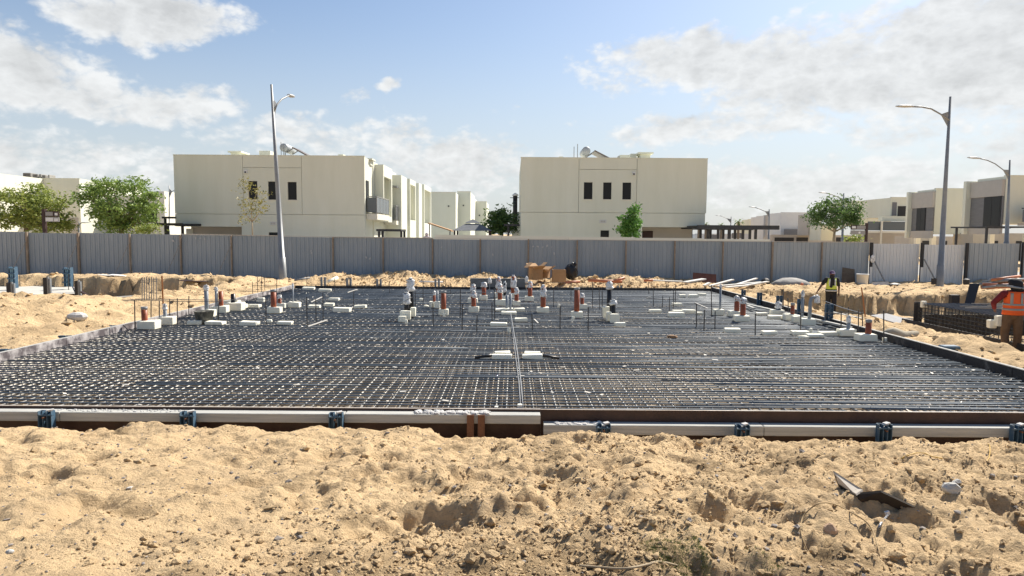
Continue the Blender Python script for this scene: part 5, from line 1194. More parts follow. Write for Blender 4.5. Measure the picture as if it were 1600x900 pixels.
def slabprop(label, px, pb, pt, w, D):
    p = at(px, pb, D); zt = ZA(px, pt, D); h = w * D / F / 2; r = thing('form_board', label, 'form board', p, 'dark form boards standing by the left slab')
    MB().box(p.x - h, p.x + h * .1, D, D + .06, p.z - .2, zt).build('board', PLY_BK, r); MB().box(p.x + h * .15, p.x + h * .5, D - .02, D + .05, p.z - .2, zt + .03).build('batten', CONB, r); MB().box(p.x + h * .6, p.x + h, D - .01, D + .05, p.z - .2, zt - .02).build('batten', GREYP, r)
slabprop('dark board with pale battens below the leftmost blue form', 17, 466, 442, 13, 23.5); slabprop('tall dark board with a pale batten in the middle of the slab front', 74, 464, 434, 12, 23.5); slabprop('dark board with battens at the right corner of the slab', 122, 466, 439, 10, 23.7)
tag(MB().beam(at(127, 456, 23.4), at(153, 471, 23.0), .07, .05).build('brace_board', PLY_DK), 'dark brown board sloping down from the slab\'s right corner', 'board')
tag(MB().beam(at(150, 467, 20.5), at(215, 462, 22), .06, .04).build('plank', TIMB), 'pale plank lying in the pit right of the left slab', 'plank')
for i, (px, pt, pb) in enumerate([(31, 425, 446), (97, 432, 446), (115, 430, 448), (150, 436, 452), (107, 428, 453)]):
    tag(MB().tube([at(px, pb, 25), at(px, pt, 25)], .013, 5).build('steel_rod', BAR_UP), nth(i + 1) + ' of the thin rods standing on the far left slab', 'rod', 'thin rods on the far left slab')
p = onground(121, 497); mb = MB(); mb.sphere((p.x, p.y, p.z + .03), (.24, .15, .11), 9, 6)
tag(mb.build('cement_lump', CEM, smooth=False), 'grey lump of hardened cement on the left sand mound', 'cement lump')
# ================================================================== RIGHT CAGE AND PIT
r = thing('rebar_cage', 'tall black rebar cage of the neighbouring raft at the right edge', 'rebar cage', (14, 16, -.4))
CX0, CX1, CY0, CY1, CZ0, CZ1 = 11.5, 17.6, 10.2, 19.2, -.40, .33
BARB = mat('bar_black', (.022, .024, .028), .45, (.05, .05, .05), 3, metal=.3)
y = CY0
while y <= CY1: MB().tube([(CX0, y, CZ0), (CX0 + random.uniform(-.01, .01), y, CZ1)], .011, 5).build('vertical_bar', BARB, r); y += .145
z = CZ0 + .02
while z < CZ1: MB().tube([(CX0 - .015, CY0, z), (CX0 - .015, CY1, z + random.uniform(-.01, .01))], .010, 5).build('level_bar', BARB, r); z += .10
x = CX0
while x <= CX1: MB().tube([(x, CY1, CZ0), (x, CY1, CZ1)], .011, 5).build('vertical_bar', BARB, r); MB().tube([(x, CY0, CZ1), (x, CY1, CZ1 + random.uniform(0, .02))], .011, 5).build('top_bar', BARB, r); x += .19
y = CY0
while y <= CY1: MB().tube([(CX0 - .03, y, CZ1 + .02), (CX1, y, CZ1 + .02)], .011, 5).build('top_bar', BAR_TOP, r); y += .17
for k in range(16):
    y = random.uniform(CY0, CY1 - .2); x0 = random.uniform(CX0, CX0 + 2.5); MB().tube([(x0, y, CZ1 + .045), (x0 + random.uniform(1.5, 3), y + random.uniform(-.5, .5), CZ1 + .05)], .012, 5).build('loose_bar', BAR_Y, r)
for k in range(9):       # inner stirrups
    yy = CY0 + .4 + k * .6; MB().tube([(CX0 + .45, yy, CZ0), (CX0 + .45, yy, CZ1), (CX1 - .3, yy, CZ1), (CX1 - .3, yy, CZ0)], .011, 5).build('stirrup', BARB, r)
r = thing('cage_formwork', 'black plywood form below and behind the right-hand rebar cage', 'formwork', (13, 17, -.6))
MB().box(CX0 - .12, CX0 - .10, CY0 - .3, CY1 + .6, -.85, -.16).build('plywood_panel', PLY_BK, r); MB().box(CX0 - .10, CX0 + .12, CY1 + .05, CY1 + .07, -.6, CZ1 + .04).build('end_panel', PLY_BK, r)
MB().box(CX0 + .3, CX1, CY1 + .2, CY1 + .22, -.6, .0).build('plywood_panel', PLY_BK, r); MB().box(CX0 - .09, CX1, CY0, CY1 + .04, -.75, -.70).build('membrane', MEMB, r)
A = at(1438, 474, CY1 - .05); tag(MB().box(A.x - .06, A.x + .06, A.y - .2, A.y - .1, A.z - .1, A.z + .08, .01).build('foam_block', FOAM), 'small white foam piece at the cage\'s top left corner', 'foam block')
for i, (a, b_, t, q, D) in enumerate([(1541, 1552, 499, 512, 15.6), (1553, 1567, 493, 509, 15.5)]):
    p0, p1 = at(a, q, D), at(b_, t, D); tag(foam_shape(MB(), p0.x, p1.x, D - .12, D, p0.z, p1.z, i).build('foam_block', FOAM), ('left' if i == 0 else 'right') + ' of two cream foam blocks on the cage side beside the worker', 'foam block', 'foam blocks on the cage side')
D = 20.2; q = [at(1508, 475, D), at(1522, 475, D), at(1531, 443, D + .3), at(1516, 443, D + .3)]
mb = MB(); mb.add(q + [v + Vector((0, .03, 0)) for v in q], [(0, 1, 2, 3), (7, 6, 5, 4), (0, 4, 5, 1), (1, 5, 6, 2), (2, 6, 7, 3), (3, 7, 4, 0)]); tag(mb.build('dark_sheet', PLY_BK), 'black plywood sheet leaning behind the rebar cage', 'plywood sheet')
p0, p1 = at(1487, 471, 20.4), at(1500, 461, 20.4); tag(MB().box(p0.x, p1.x, 20.4, 20.55, p0.z - .1, p1.z).build('dark_box', PLY_BK), 'small black box behind the cage, left of the leaning sheet', 'box')
# boards and debris between the raft and the cage
def board(label, a, b_, w, h, material, za=None, zb=None):
    A = gz(a[0], a[1], a[2]); B = gz(b_[0], b_[1], b_[2]); tag(MB().beam(A, B, w, h).build('plank', material), label, 'plank', 'planks lying right of the raft'); return A
board('long pale plank lying from the brackets toward the cage', (1295, 487, -.05), (1418, 514, -.12), .10, .05, TIMB)
board('second plank running along the right form', (1160, 474, .12), (1330, 512, .1), .09, .045, TIMB)
board('short pale plank beyond the right form\'s far end', (1168, 478, .1), (1178, 482, .1), .08, .05, TIMB)
board('thin pale plank on the floor of the right pit', (1380, 497, -.5), (1436, 498, -.5), .08, .04, TIMB)
q = [gz(1360, 494, -.3), gz(1432, 516, -.3), gz(1438, 505, -.3), gz(1385, 491, -.3)]
mb = MB(); mb.add(q + [v + Vector((0, 0, .03)) for v in q], [(3, 2, 1, 0), (4, 5, 6, 7), (0, 1, 5, 4), (1, 2, 6, 5), (2, 3, 7, 6), (3, 0, 4, 7)]); tag(mb.build('grey_sheet', mat('sheet_grey', (.19, .19, .20), .8, (.27, .27, .27), 5)), 'flat grey sheet lying before the cage\'s left end', 'sheet')
p = onground(1405, 522); mb = MB(); mb.sphere((p.x, p.y, p.z - .03), (.45, .22, .14), 14, 8); mb.v = [(v[0], v[1], v[2] + .05 * math.sin(v[0] * 9) + .03 * math.sin(v[1] * 17)) for v in mb.v]; tag(mb.build('sand_bag', mat('sandbag', (.33, .29, .22), .95, (.42, .37, .28), 7, .5, 30), smooth=True), 'half-buried grey-tan sandbag beside the right form', 'sandbag')
p = onground(1488, 549); mb = MB(); mb.box(p.x - .16, p.x + .16, p.y, p.y + .2, p.z - .05, p.z + .10, .02); tag(mb.build('form_bracket', BLUE), 'dark blue bracket half buried behind the right form', 'bracket')
p = gz(1420, 513, -.1); tag(MB().box(p.x - .06, p.x + .04, p.y - .1, p.y + .05, p.z - .04, p.z + .08, .01).build('red_block', mat('red_block', (.25, .07, .04), .8)), 'small red-brown block at the end of the long pale plank', 'block')
tag(MB().tube([at(1352, 495, 19.5), at(1349, 470, 19.5), at(1346, 449, 19.5)], .018, 6).build('rusty_post', MATS['rust_orange']), 'thin rusty orange rod leaning before the right pit', 'rod')
# ================================================================== DEBRIS BEFORE THE FENCE
CARD = mat('cardboard', (.36, .215, .105), .9, (.42, .26, .14), 3, .15, 20); BAGM = mat('black_bag', (.012, .012, .014), .4, bump=.8, bscale=6)
def carton(label, px0, px1, pt, pb, D, rot, flaps=True):
    p = at((px0+px1)/2, pb, D); w = (px1 - px0) * D / F / 2; h = (pb - pt) * D / F; r = thing('cardboard_box', label, 'cardboard box', p, 'cardboard boxes by the fence')
    c, s = math.cos(rot), math.sin(rot); ux = Vector((c, s, 0)); uy = Vector((-s, c, 0)); t = .012
    for sg in (-1, 1):
        MB().obox(p + uy * (sg * w * .7) + Vector((0, 0, h/2)), ux * w, uy * t, (0, 0, h/2)).build('side', CARD, r); MB().obox(p + ux * (sg * (w - t)) + Vector((0, 0, h/2)), ux * t, uy * (w * .68), (0, 0, h/2 - .002)).build('side', CARD, r)
        if flaps: MB().obox(p + uy * (sg * (w * .7 + .13)) + Vector((0, 0, h + .04 * sg)), ux * w * .97, uy * .14 + Vector((0, 0, .07 * sg)), (0, 0, .006)).build('flap', CARD, r); MB().obox(p + ux * (sg * (w + .12)) + Vector((0, 0, h + .06)), uy * w * .6, ux * .13 + Vector((0, 0, .10)), (0, 0, .006)).build('flap', CARD, r)
    MB().obox(p + Vector((0, 0, .01)), ux * w * .97, uy * w * .66, (0, 0, .008)).build('bottom', CARD, r)
carton('open brown cardboard box lying crumpled, left of the pair by the fence', 828, 846, 416, 437, 29.2, .5); carton('second opened carton leaning right of the crumpled one', 842, 858, 421, 434, 29.6, -.4); carton('upright brown cardboard box, right one by the fence', 863, 883, 421, 441, 28.8, .12, False)
p = at(892, 434, 29.4); mb = MB(); rr = random.Random(4)
mb.sphere((p.x, p.y, p.z + .26), (.28, .25, .36), 14, 9); mb.sphere((p.x + .12, p.y, p.z + .5), (.14, .12, .16), 8, 6); mb.v = [(v[0] + rr.uniform(-.03, .03), v[1] + rr.uniform(-.03, .03), v[2] + rr.uniform(-.03, .03)) for v in mb.v]
tag(mb.build('rubbish_bag', BAGM), 'black rubbish bag right of the upright cardboard box', 'bag')
def lyingpipe(label, a, b_, D0, D1, rad, m, group): tag(MB().tube([at(*a, D0), at(*b_, D1)], rad, 10).build('lying_pipe', m, smooth=True), label, 'pipe', group)
ORP = mat('orange_pale', (.46, .16, .075), .5)
g1 = 'orange pipes lying behind the raft'
lyingpipe('long orange pipe lying behind the raft, right of the cardboard', (919, 438), (972, 440), 28.6, 28.6, .06, ORP, g1); lyingpipe('orange pipe end sloping up beside the sand hump', (955, 441), (976, 434), 28.3, 28.4, .055, ORP, g1)
lyingpipe('short orange pipe left of the long lying one', (884, 441), (906, 440), 28.2, 28.4, .05, ORP, g1); lyingpipe('orange pipe behind the sand hump', (1006, 438), (1020, 438), 29.2, 29.2, .05, ORP, g1)
lyingpipe('white pipe lying by the left lamp foot', (460, 438), (484, 434), 28.8, 29.2, .04, CONB, 'pale pipes near the far form'); lyingpipe('cream pipe with a dark open end right of the left lamp', (512, 441), (527, 434), 28.4, 28.9, .075, FOAM, 'pale pipes near the far form')
lyingpipe('long white pipe lying behind the left black pipe cluster', (655, 440), (692, 441), 28.2, 28.2, .035, WHT, 'pale pipes near the far form')
def sheet(label, name, quad, th, m, cat, group=None):
    q = [Vector(v) for v in quad]; nrm = (q[1] - q[0]).cross(q[3] - q[0]).normalized() * th; mb = MB(); mb.add(q + [v + nrm for v in q], [(3, 2, 1, 0), (4, 5, 6, 7), (0, 1, 5, 4), (1, 2, 6, 5), (2, 3, 7, 6), (3, 0, 4, 7)]); return tag(mb.build(name, m), label, cat, group)
RUSTS = mat('rust_red', (.10, .045, .035), .85, (.14, .065, .05), 4)
sheet('rusty red-brown sheet leaning on the fence right of centre', 'rusty_sheet', [at(1082, 439, 31.5), at(1119, 442, 31.5), at(1119, 429, 31.7), at(1083, 426, 31.7)], .02, RUSTS, 'metal sheet')
PALEW = mat('pale_timber', (.55, .54, .50), .8, (.63, .62, .58), 4)
for i, (a, b_, D0, D1, w) in enumerate([((1108, 447), (1145, 437), 29., 30.2, .16), ((1122, 447), (1190, 441), 28.8, 29.6, .2), ((1135, 449), (1168, 446), 28.2, 28.6, .22), ((1150, 445), (1182, 435), 29.2, 30.6, .14), ((1160, 447), (1200, 440), 28.7, 29.8, .16), ((1020, 438), (1066, 440), 29.4, 29.2, .25), ((1070, 441), (1100, 436), 29.3, 29.8, .3), ((1100, 446), (1108, 442), 28.8, 29.2, .12)]):
    tag(MB().beam(at(*a, D0), at(*b_, D1), w, .05).build('plank', PALEW), nth(i + 1) + ' of the weathered white planks heaped behind the far right raft corner', 'plank', 'white planks heaped behind the raft')
TARP = mat('tarp_grey', (.21, .20, .19), .8, (.29, .28, .26), 4, .5, 10)
mb = MB(); p = at(1235, 446, 31.3); mb.sphere((p.x, p.y, p.z), (.95, .5, .33), 14, 8); rr = random.Random(8); mb.v = [(v[0], v[1], v[2] + rr.uniform(-.04, .04)) for v in mb.v]; tag(mb.build('grey_tarp', TARP, smooth=True), 'grey tarpaulin heap at the fence right of the white planks', 'tarpaulin')
mb = MB(); p = at(1196, 441, 31.); mb.sphere((p.x, p.y, p.z), (.22, .2, .2), 10, 7); tag(mb.build('dark_bundle', BAGM), 'small dark bundle between the white planks and the grey tarpaulin', 'bundle')
p = at(1253, 444, 30.4); tag(MB().sphere((p.x, p.y, p.z), .07, 10, 7).build('red_ball', mat('salmon', (.55, .18, .10), .6), smooth=True), 'small salmon-coloured cap on the sand right of the tarpaulin', 'cap')
sheet('dark brown weathered board leaning on the fence beside the yellow-vested worker', 'weathered_board', [at(1314, 448, 32.5), at(1336, 448.5, 32.5), at(1335, 421, 32.9), at(1316, 418, 32.9)], .03, mat('weathered', (.085, .065, .05), .9, (.12, .10, .075), 5), 'board')
p = at(1347, 449, 32.3); p.z = max(p.z, hz(p.x, p.y) - .03); r = thing('white_bucket', 'white plastic bucket standing at the fence right of the board', 'bucket', p)
MB()._lathe(p, [(.22, 0), (.235, .02), (.265, .50), (.28, .50), (.28, .545), (.25, .545), (.24, .1)], 20).build('bucket', WHT, r, True)
mb = MB(); p = at(1397, 446, 32.2); mb.sphere((p.x, p.y, p.z), (.36, .2, .13), 10, 6); tag(mb.build('black_tarp', BAGM), 'flat black tarpaulin at the foot of the pale gate', 'tarpaulin')
sheet('grey concrete slab piece at the foot of the pale gate', 'slab_piece', [at(1361, 449, 32.), at(1387, 448, 32.), at(1387, 441, 32.1), at(1362, 442, 32.1)], .1, CEM, 'slab')
p = at(1460, 443, 31.9); tag(MB().box(p.x - .1, p.x + .1, p.y, p.y + .1, p.z - .05, p.z + .25, .02).build('dark_box', DKM), 'small dark box left of the right street lamp foot', 'box')
for i in range(13):
    yb = 450 - i * 1.25; a = (1538 + random.uniform(-8, 22), yb + random.uniform(-1, 3)); b_ = (1580 + random.uniform(0, 50), yb + random.uniform(-5, 3)); D = 25.5 + random.uniform(-.4, .8)
    lyingpipe(nth(i + 1) + ' pipe from the bottom of the mixed pipe heap at right', a, b_, D, D + random.uniform(-.5, .5), random.choice([.05, .06, .04]), random.choice([ORP, ORP, GREYP, CONB, RUST]), 'heap of pipes at the right edge')
p = at(1510, 441, 30.5); tag(MB()._lathe(p, [(.12, -.1), (.13, .12), (.06, .16)], 10).build('black_can', DKM), 'small black can in the sand before the blue-grey fence', 'can')
for i, (px, py, w) in enumerate([(304, 440, .5), (168, 431, .25), (186, 431, .3)]):
    p = onground(px, py + 1); mb = MB(); mb.obox(p + Vector((0, 0, .05)), (w, .1, -.03), (0, .2, 0), (0, 0, .012)); tag(mb.build('scrap_sheet', [PLY_DK, CEM, WHT][i]), ['dark brown scrap sheet on the sand below the fence at left', 'grey scrap on the sand ridge at far left', 'white scrap on the sand ridge at far left'][i], 'scrap')

# ================================================================== FOREGROUND THINGS
r_ = thing('bent_board', 'curled dark brown board lying on the sand at lower right', 'board', onground(1375, 790))
def fgp(px, py, dz=0.): p = onground(px, py); return p + Vector((0, 0, dz))
W1 = mat('board_top', (.40, .35, .29), .85, (.50, .46, .40), 6); W2 = mat('board_dark', (.022, .017, .013), .8, (.045, .033, .022), 8)
a0 = fgp(1310, 757, .05); a1 = fgp(1335, 778, .0); k1 = fgp(1444, 801, .01); k0 = fgp(1368, 770, .07)
base = [fgp(1312, 762), fgp(1337, 780), fgp(1392, 793), fgp(1443, 803)]
up = [base[0] + Vector((-.02, .05, .075)), base[1] + Vector((.03, .0, .035)), base[2] + Vector((-.08, -.015, .115)), base[3] + Vector((0, .02, .012))]
mb = MB(); vs = base + up; vs = [v + Vector((0, 0, -.012)) if i < 4 else v for i, v in enumerate(vs)]
mb.add(vs + [v + Vector((.004, .014, .010)) for v in vs], [(0, 1, 5, 4), (1, 2, 6, 5), (2, 3, 7, 6), (8, 12, 13, 9), (9, 13, 14, 10), (10, 14, 15, 11), (4, 5, 13, 12), (5, 6, 14, 13), (6, 7, 15, 14)]); mb.build('dark_face', W2, r_)
q = [base[0] + Vector((-.01, .0, .03)), base[1] + Vector((.0, -.01, .03)), up[1] + Vector((.03, .02, .015)), up[0] + Vector((.0, .02, .02))]
mb = MB(); mb.add(q + [v + Vector((0, .01, .01)) for v in q], [(3, 2, 1, 0), (4, 5, 6, 7), (0, 1, 5, 4), (1, 2, 6, 5), (2, 3, 7, 6), (3, 0, 4, 7)]); mb.build('pale_end', W1, r_)
def rock(label, px, py, s, m, name='stone', seed=0, cat='stone'):
    p = fgp(px, py); rr = random.Random(seed); mb = MB(); mb.sphere((0, 0, 0), 1, 10, 7)
    d = [Vector((rr.uniform(-1, 1), rr.uniform(-1, 1), rr.uniform(-.6, 1))).normalized() for _ in range(9)]
    vs = []
    for v in mb.v:
        v = Vector(v)
        for q in d:
            k = v.dot(q)
            if k > .72: v = v - q * (k - .72)
        vs.append((p.x + v.x * s[0], p.y + s[1] * .6 + v.y * s[1], p.z + s[2] * .45 + v.z * s[2]))
    mb.v = vs; return tag(mb.build(name, m), label, cat)
rock('rounded tan stone in the sand below the curled board', 1299, 835, (.055, .05, .042), mat('tan_stone', (.36, .235, .15), .9, (.43, .30, .2), 9, .3, 40), seed=3)
CONCB = mat('broken_block', (.42, .41, .38), .9, (.50, .49, .46), 14, .5, 60)
rock('broken grey concrete lump half buried in the sand at lower right', 1492, 772, (.075, .055, .06), CONCB, 'broken_block', 61, 'concrete lump')
rock('smaller concrete chip resting on the broken grey lump', 1497, 758, (.04, .03, .03), CONCB, 'concrete_chip', 67, 'concrete chip')
for i, (px, py, s, m, lab) in enumerate([(1400, 726, .035, SAND, 'large sand clod at the crest near the fourth right clamp'), (1480, 722, .05, SAND, 'large sand lump at the crest below the right end of the form'), (770, 875, .04, SAND, 'rounded sand clod at the bottom centre'), (905, 754, .035, SAND, 'pale sand clod right of the deep footprint'), (1000, 728, .04, SAND, 'pale sand clod on the slope below the right form'),
        (450, 755, .022, GRIT, 'grey stone in a gravelly patch at left'), (200, 803, .013, CONCB, 'pale pebble at the lower left'), (13, 865, .018, CONCB, 'pale stone at the lower left corner'), (468, 843, .018, GRIT, 'dark grey stone beside a sand hump, lower left'), (722, 745, .03, SAND, 'sand clod on the rim of the central footprint'), (198, 722, .03, SAND, 'sand lump on the smooth left slope'), (1080, 870, .02, SAND, 'sand clod beside the grass tuft')]):
    rock(lab, px, py, (s * 1.3, s, s * .8), m, 'clod' if m is SAND else 'stone', i + 20, 'clod' if m is SAND else 'stone')
def wire(label, name, pts, rad, m, lift, cat):
    P = [fgp(a, b_, l) for (a, b_), l in zip(pts, lift)]; Q = []
    for i in range(len(P) - 1):
        p0 = P[max(i-1, 0)]; p1 = P[i]; p2 = P[i+1]; p3 = P[min(i+2, len(P)-1)]
        for t in np.linspace(0, 1, 7, endpoint=False): Q.append(.5 * ((2*p1) + (p2-p0)*t + (2*p0-5*p1+4*p2-p3)*t*t + (3*p1-p0-3*p2+p3)*t**3))
    Q.append(P[-1]); return tag(MB().tube(Q, rad, 6).build(name, m, smooth=True), label, cat)
VINE = mat('dry_vine', (.25, .175, .09), .9, (.33, .24, .13), 20)
wire('thin dry vine looping over the sand below the curled board', 'dry_vine', [(1262, 862), (1252, 840), (1253, 818), (1266, 803), (1283, 795), (1305, 796), (1330, 808), (1352, 822), (1364, 840), (1372, 865), (1384, 893)], .0042, VINE, [.0, .02, .03, .035, .04, .035, .03, .03, .035, .03, .0], 'vine')
wire('pale root curving across the bottom edge right of centre', 'dry_root', [(905, 885), (940, 890), (975, 893), (1010, 887), (1030, 882), (1060, 884)], .0065, BARK2, [.005, .012, .015, .015, .015, .0], 'root')
wire('yellow plastic strip twisted on the sand at the right crest', 'yellow_strip', [(1405, 719), (1420, 714), (1440, 712), (1455, 716), (1472, 718)], .005, mat('yellow', (.50, .30, .03), .5), [.0, .02, .03, .02, .01], 'plastic strip')
wire('thin yellow loop of strip standing at the far right crest', 'yellow_strip', [(1536, 727), (1545, 720), (1546, 708), (1543, 702)], .004, MATS['yellow'], [.0, .03, .07, .06], 'plastic strip')
wire('short black and white tube lying below the curled board', 'short_tube', [(1371, 831), (1377, 820), (1387, 808)], .008, mat('navy_tube', (.02, .025, .04), .4, (.6, .6, .6), 60, lo=.5, hi=.55, stretch=(1, 1, 4)), [.008, .012, .014], 'tube')
p = fgp(1386, 806); tag(MB().obox(p + Vector((0, 0, .02)), (.014, 0, .004), (0, .01, 0), (-.003, 0, .012)).build('white_plug', WHT), 'small white plug at the end of the short tube', 'plug')
p = fgp(203, 764); tag(MB().obox(p + Vector((0, 0, .01)), (.018, .0, .003), (.004, .012, 0), (0, 0, .006)).build('white_scrap', WHT), 'small white scrap on the left sand', 'scrap')
p = fgp(423, 795); tag(MB().obox(p + Vector((0, 0, .008)), (.045, .006, .006), (0, .009, 0), (0, 0, .004)).build('wood_chip', VINE), 'brown wood chip on the smooth sand left of centre', 'wood chip')
# tufts of thin grass and moss on the sand at the bottom
GRASS = leafmat('grass', (.06, .10, .025), (.16, .17, .06)); pts = []; rr = np.random.default_rng(77)
for (px, py, rx, ry, n) in [(1055, 870, 42, 6, 1600), (1100, 878, 10, 5, 900), (1195, 868, 26, 5, 500), (1025, 864, 20, 3, 400)]:
    c = fgp(px, py); sx = rx * c.y / F; sy = .06 + ry * .012
    for k in range(n):
        x = c.x + rr.normal() * sx * .5; y = c.y + rr.normal() * sy; pts.append((x, y, hz(x, y) + .004 + .012 * rr.random()))
GR = tag(bpy.data.objects.new('grass', None) if False else MB().box(0, .001, 0, .001, 0, .001).build('tmp', None)); bpy.data.objects.remove(GR)
pts = np.array(pts); n = len(pts); a = rr.normal(size=(n, 3)) * .35; a[:, 2] = 1; a /= np.linalg.norm(a, axis=1)[:, None]; s = rr.uniform(.004, .009, n)[:, None]; b = np.cross(a, rr.normal(size=(n, 3))); b /= np.linalg.norm(b, axis=1)[:, None]; b *= .0012
V = np.stack([pts - b, pts + b, pts + a * s * 1.6 + b * .2, pts + a * s * 1.6 - b * .2], 1).reshape(-1, 3); GO = bpy.data.objects.new('grass', np_mesh('grass', V, np.arange(n * 4).reshape(n, 4), GRASS, False)); COL.objects.link(GO); tag(GO, 'thin green grass sprouting from the sand at the bottom right of centre', 'grass', kind='stuff')

# ================================================================== PEOPLE
SKIN = mat('skin', (.16, .085, .055), .6); BLACKC = mat('black_cloth', (.012, .012, .015), .85, (.022, .022, .026), 20, .3, 50); BROWNC = mat('brown_cloth', (.125, .075, .042), .9, (.16, .10, .06), 10, .5, 25); REDC = mat('red_cloth', (.17, .016, .022), .9, (.13, .012, .018), 10, .4, 30)
HIVIS_O = mat('hivis_orange', (.85, .13, .02), .7, (.78, .11, .02), 8, .3, 30); HIVIS_Y = mat('hivis_yellow', (.62, .72, .10), .7, (.55, .66, .09), 8, .3, 30); REFL = mat('reflective', (.30, .30, .28), .4); REFLW = mat('reflective_bright', (.62, .63, .62), .4); CAPP = mat('purple_cap', (.055, .025, .10), .8); BOOT = mat('boot', (.20, .15, .10), .9)
def cap_(mb, p, q, r0, r1, n=12):
    p, q = Vector(p), Vector(q); mb.tube([p, (p + q) / 2, q], [r0, (r0 + r1) / 2, r1], n); mb.sphere(p, r0, n, 8); mb.sphere(q, r1, n, 8)
def chain(mb, pts, n=12):
    for (a, ra), (b_, rb_) in zip(pts[:-1], pts[1:]): cap_(mb, a, b_, ra, rb_, n)
def remesh(o, v=.012, smooth=3):
    m = o.modifiers.new('remesh', 'REMESH'); m.mode = 'VOXEL'; m.voxel_size = v; m.use_smooth_shade = True
    if smooth: s = o.modifiers.new('smooth', 'SMOOTH'); s.factor = .5; s.iterations = smooth
    return o
def hand(mb, w, d, side):            # palm and five curled fingers from the wrist w along d
    w = Vector(w); d = Vector(d).normalized(); s = Vector(side).normalized(); n = d.cross(s)
    mb.obox(w + d * .045, d * .045, s * .040, n * .015)
    for i, (o, l) in enumerate(((-.031, .072), (-.011, .082), (.010, .078), (.030, .060))):
        a = w + d * .085 + s * o; b_ = a + d * l * .5 + n * .012; c = b_ + d * l * .38 + n * .03; chain(mb, [(a, .0095), (b_, .009), (c, .0075)], 6)
    a = w + d * .03 + s * -.038; b_ = a - s * .025 + d * .03 + n * .015; c = b_ + d * .03 + n * .012; chain(mb, [(a, .012), (b_, .0105), (c, .008)], 6)
def person(label, foot, H, face, J, cloth, acc):
    """J: joints in body units (x right, y forward, z up, of height 1.75); face: heading angle (0 = away from camera)"""
    k = H / 1.75; c, s = math.cos(face), math.sin(face)
    T = lambda v: Vector((foot[0] + (v[0] * c - v[1] * s) * k, foot[1] + (v[0] * s + v[1] * c) * k, foot[2] + v[2] * k))
    TD = lambda v: Vector((v[0] * c - v[1] * s, v[0] * s + v[1] * c, v[2]))
    root = thing('person', label, 'person', foot)
    j = {n: T(v) for n, v in J.items()}
    b = MB()      # the whole body: head, neck, trunk, arms, legs, hands
    h = j['head']; f = TD(J['look'])
    b.sphere(h, (.077 * k, .092 * k, .115 * k), 14, 10); b.sphere(h + f * .045 + Vector((0, 0, -.05 * k)), (.055, .055, .06), 10, 8)
    b.sphere(h + f * .102 + Vector((0, 0, -.015)), (.014, .022, .024), 8, 6); b.sphere(h + f * .09 + Vector((0, 0, -.058)), (.026, .016, .010), 8, 6)
    sd = f.cross(Vector((0, 0, 1)))
    for sg in (-1, 1): b.sphere(h + sd * sg * .08 + Vector((0, 0, -.005)), (.016, .02, .032), 8, 6); b.sphere(h + f * .082 + sd * sg * .033 + Vector((0, 0, .012)), (.017, .012, .010), 8, 6)
    cap_(b, j['neck'], h - Vector((0, 0, .06)), .058 * k, .055 * k)
    chain(b, [(j['neck'], .085 * k), (j['chest'], .135 * k), (j['waist'], .125 * k), (j['pelvis'], .135 * k)], 14)
    for S_ in 'LR':
        chain(b, [(j['neck'] - Vector((0, 0, .03)), .07 * k), (j['sh' + S_], .062 * k), (j['el' + S_], .043 * k), (j['wr' + S_], .028 * k)])
        hand(b, j['wr' + S_], (j['wr' + S_] - j['el' + S_]).normalized() + Vector((0, 0, -.3)), TD((0, 1, 0)))
        chain(b, [(j['hip' + S_], .092 * k), (j['kn' + S_], .06 * k), (j['an' + S_], .042 * k)]); cap_(b, j['an' + S_] - Vector((0, 0, .045 * k)), j['an' + S_] - Vector((0, 0, .05 * k)) + TD((0, .16, 0)), .043 * k, .036 * k)
    remesh(b.build('body', SKIN, root, True), .009, 2)
    t = MB()      # trousers
    chain(t, [(j['waist'] - Vector((0, 0, .06)), .135 * k), (j['pelvis'], .15 * k)], 14)
    for S_ in 'LR': chain(t, [(j['hip' + S_], .112 * k), (j['kn' + S_], .085 * k), (j['an' + S_] + Vector((0, 0, .02)), .078 * k)])
    remesh(t.build('trousers', cloth['trousers'], root, True), .014)
    u = MB()      # shirt
    chain(u, [(j['neck'] - Vector((0, 0, .02)), .09 * k), (j['chest'], .150 * k), (j['waist'], .142 * k), (j['pelvis'] + Vector((0, 0, cloth.get('hem', .06))), .152 * k)], 14)
    for S_ in 'LR':
        e = j['el' + S_]; w = j['wr' + S_]; pts = [(j['neck'] - Vector((0, 0, .05)), .08 * k), (j['sh' + S_], .078 * k), (e, .06 * k)]
        if cloth.get('long', True): pts.append((e + (w - e) * .9, .046 * k))
        else: pts[-1] = (j['sh' + S_] + (e - j['sh' + S_]) * .75, .066 * k)
        chain(u, pts)
    remesh(u.build('shirt', cloth['shirt'], root, True), .014)
    for S_ in 'LR':
        bt = MB(); cap_(bt, j['an' + S_] - Vector((0, 0, .035 * k)), j['an' + S_] - Vector((0, 0, .045 * k)) + TD((0, .17, 0)), .056 * k, .046 * k); cap_(bt, j['an' + S_] - Vector((0, 0, .03)), j['an' + S_] + Vector((0, 0, .07)), .056 * k, .056 * k); remesh(bt.build('shoe', BOOT, root, True), .012)
    acc(root, j, k, T, TD)
    return root
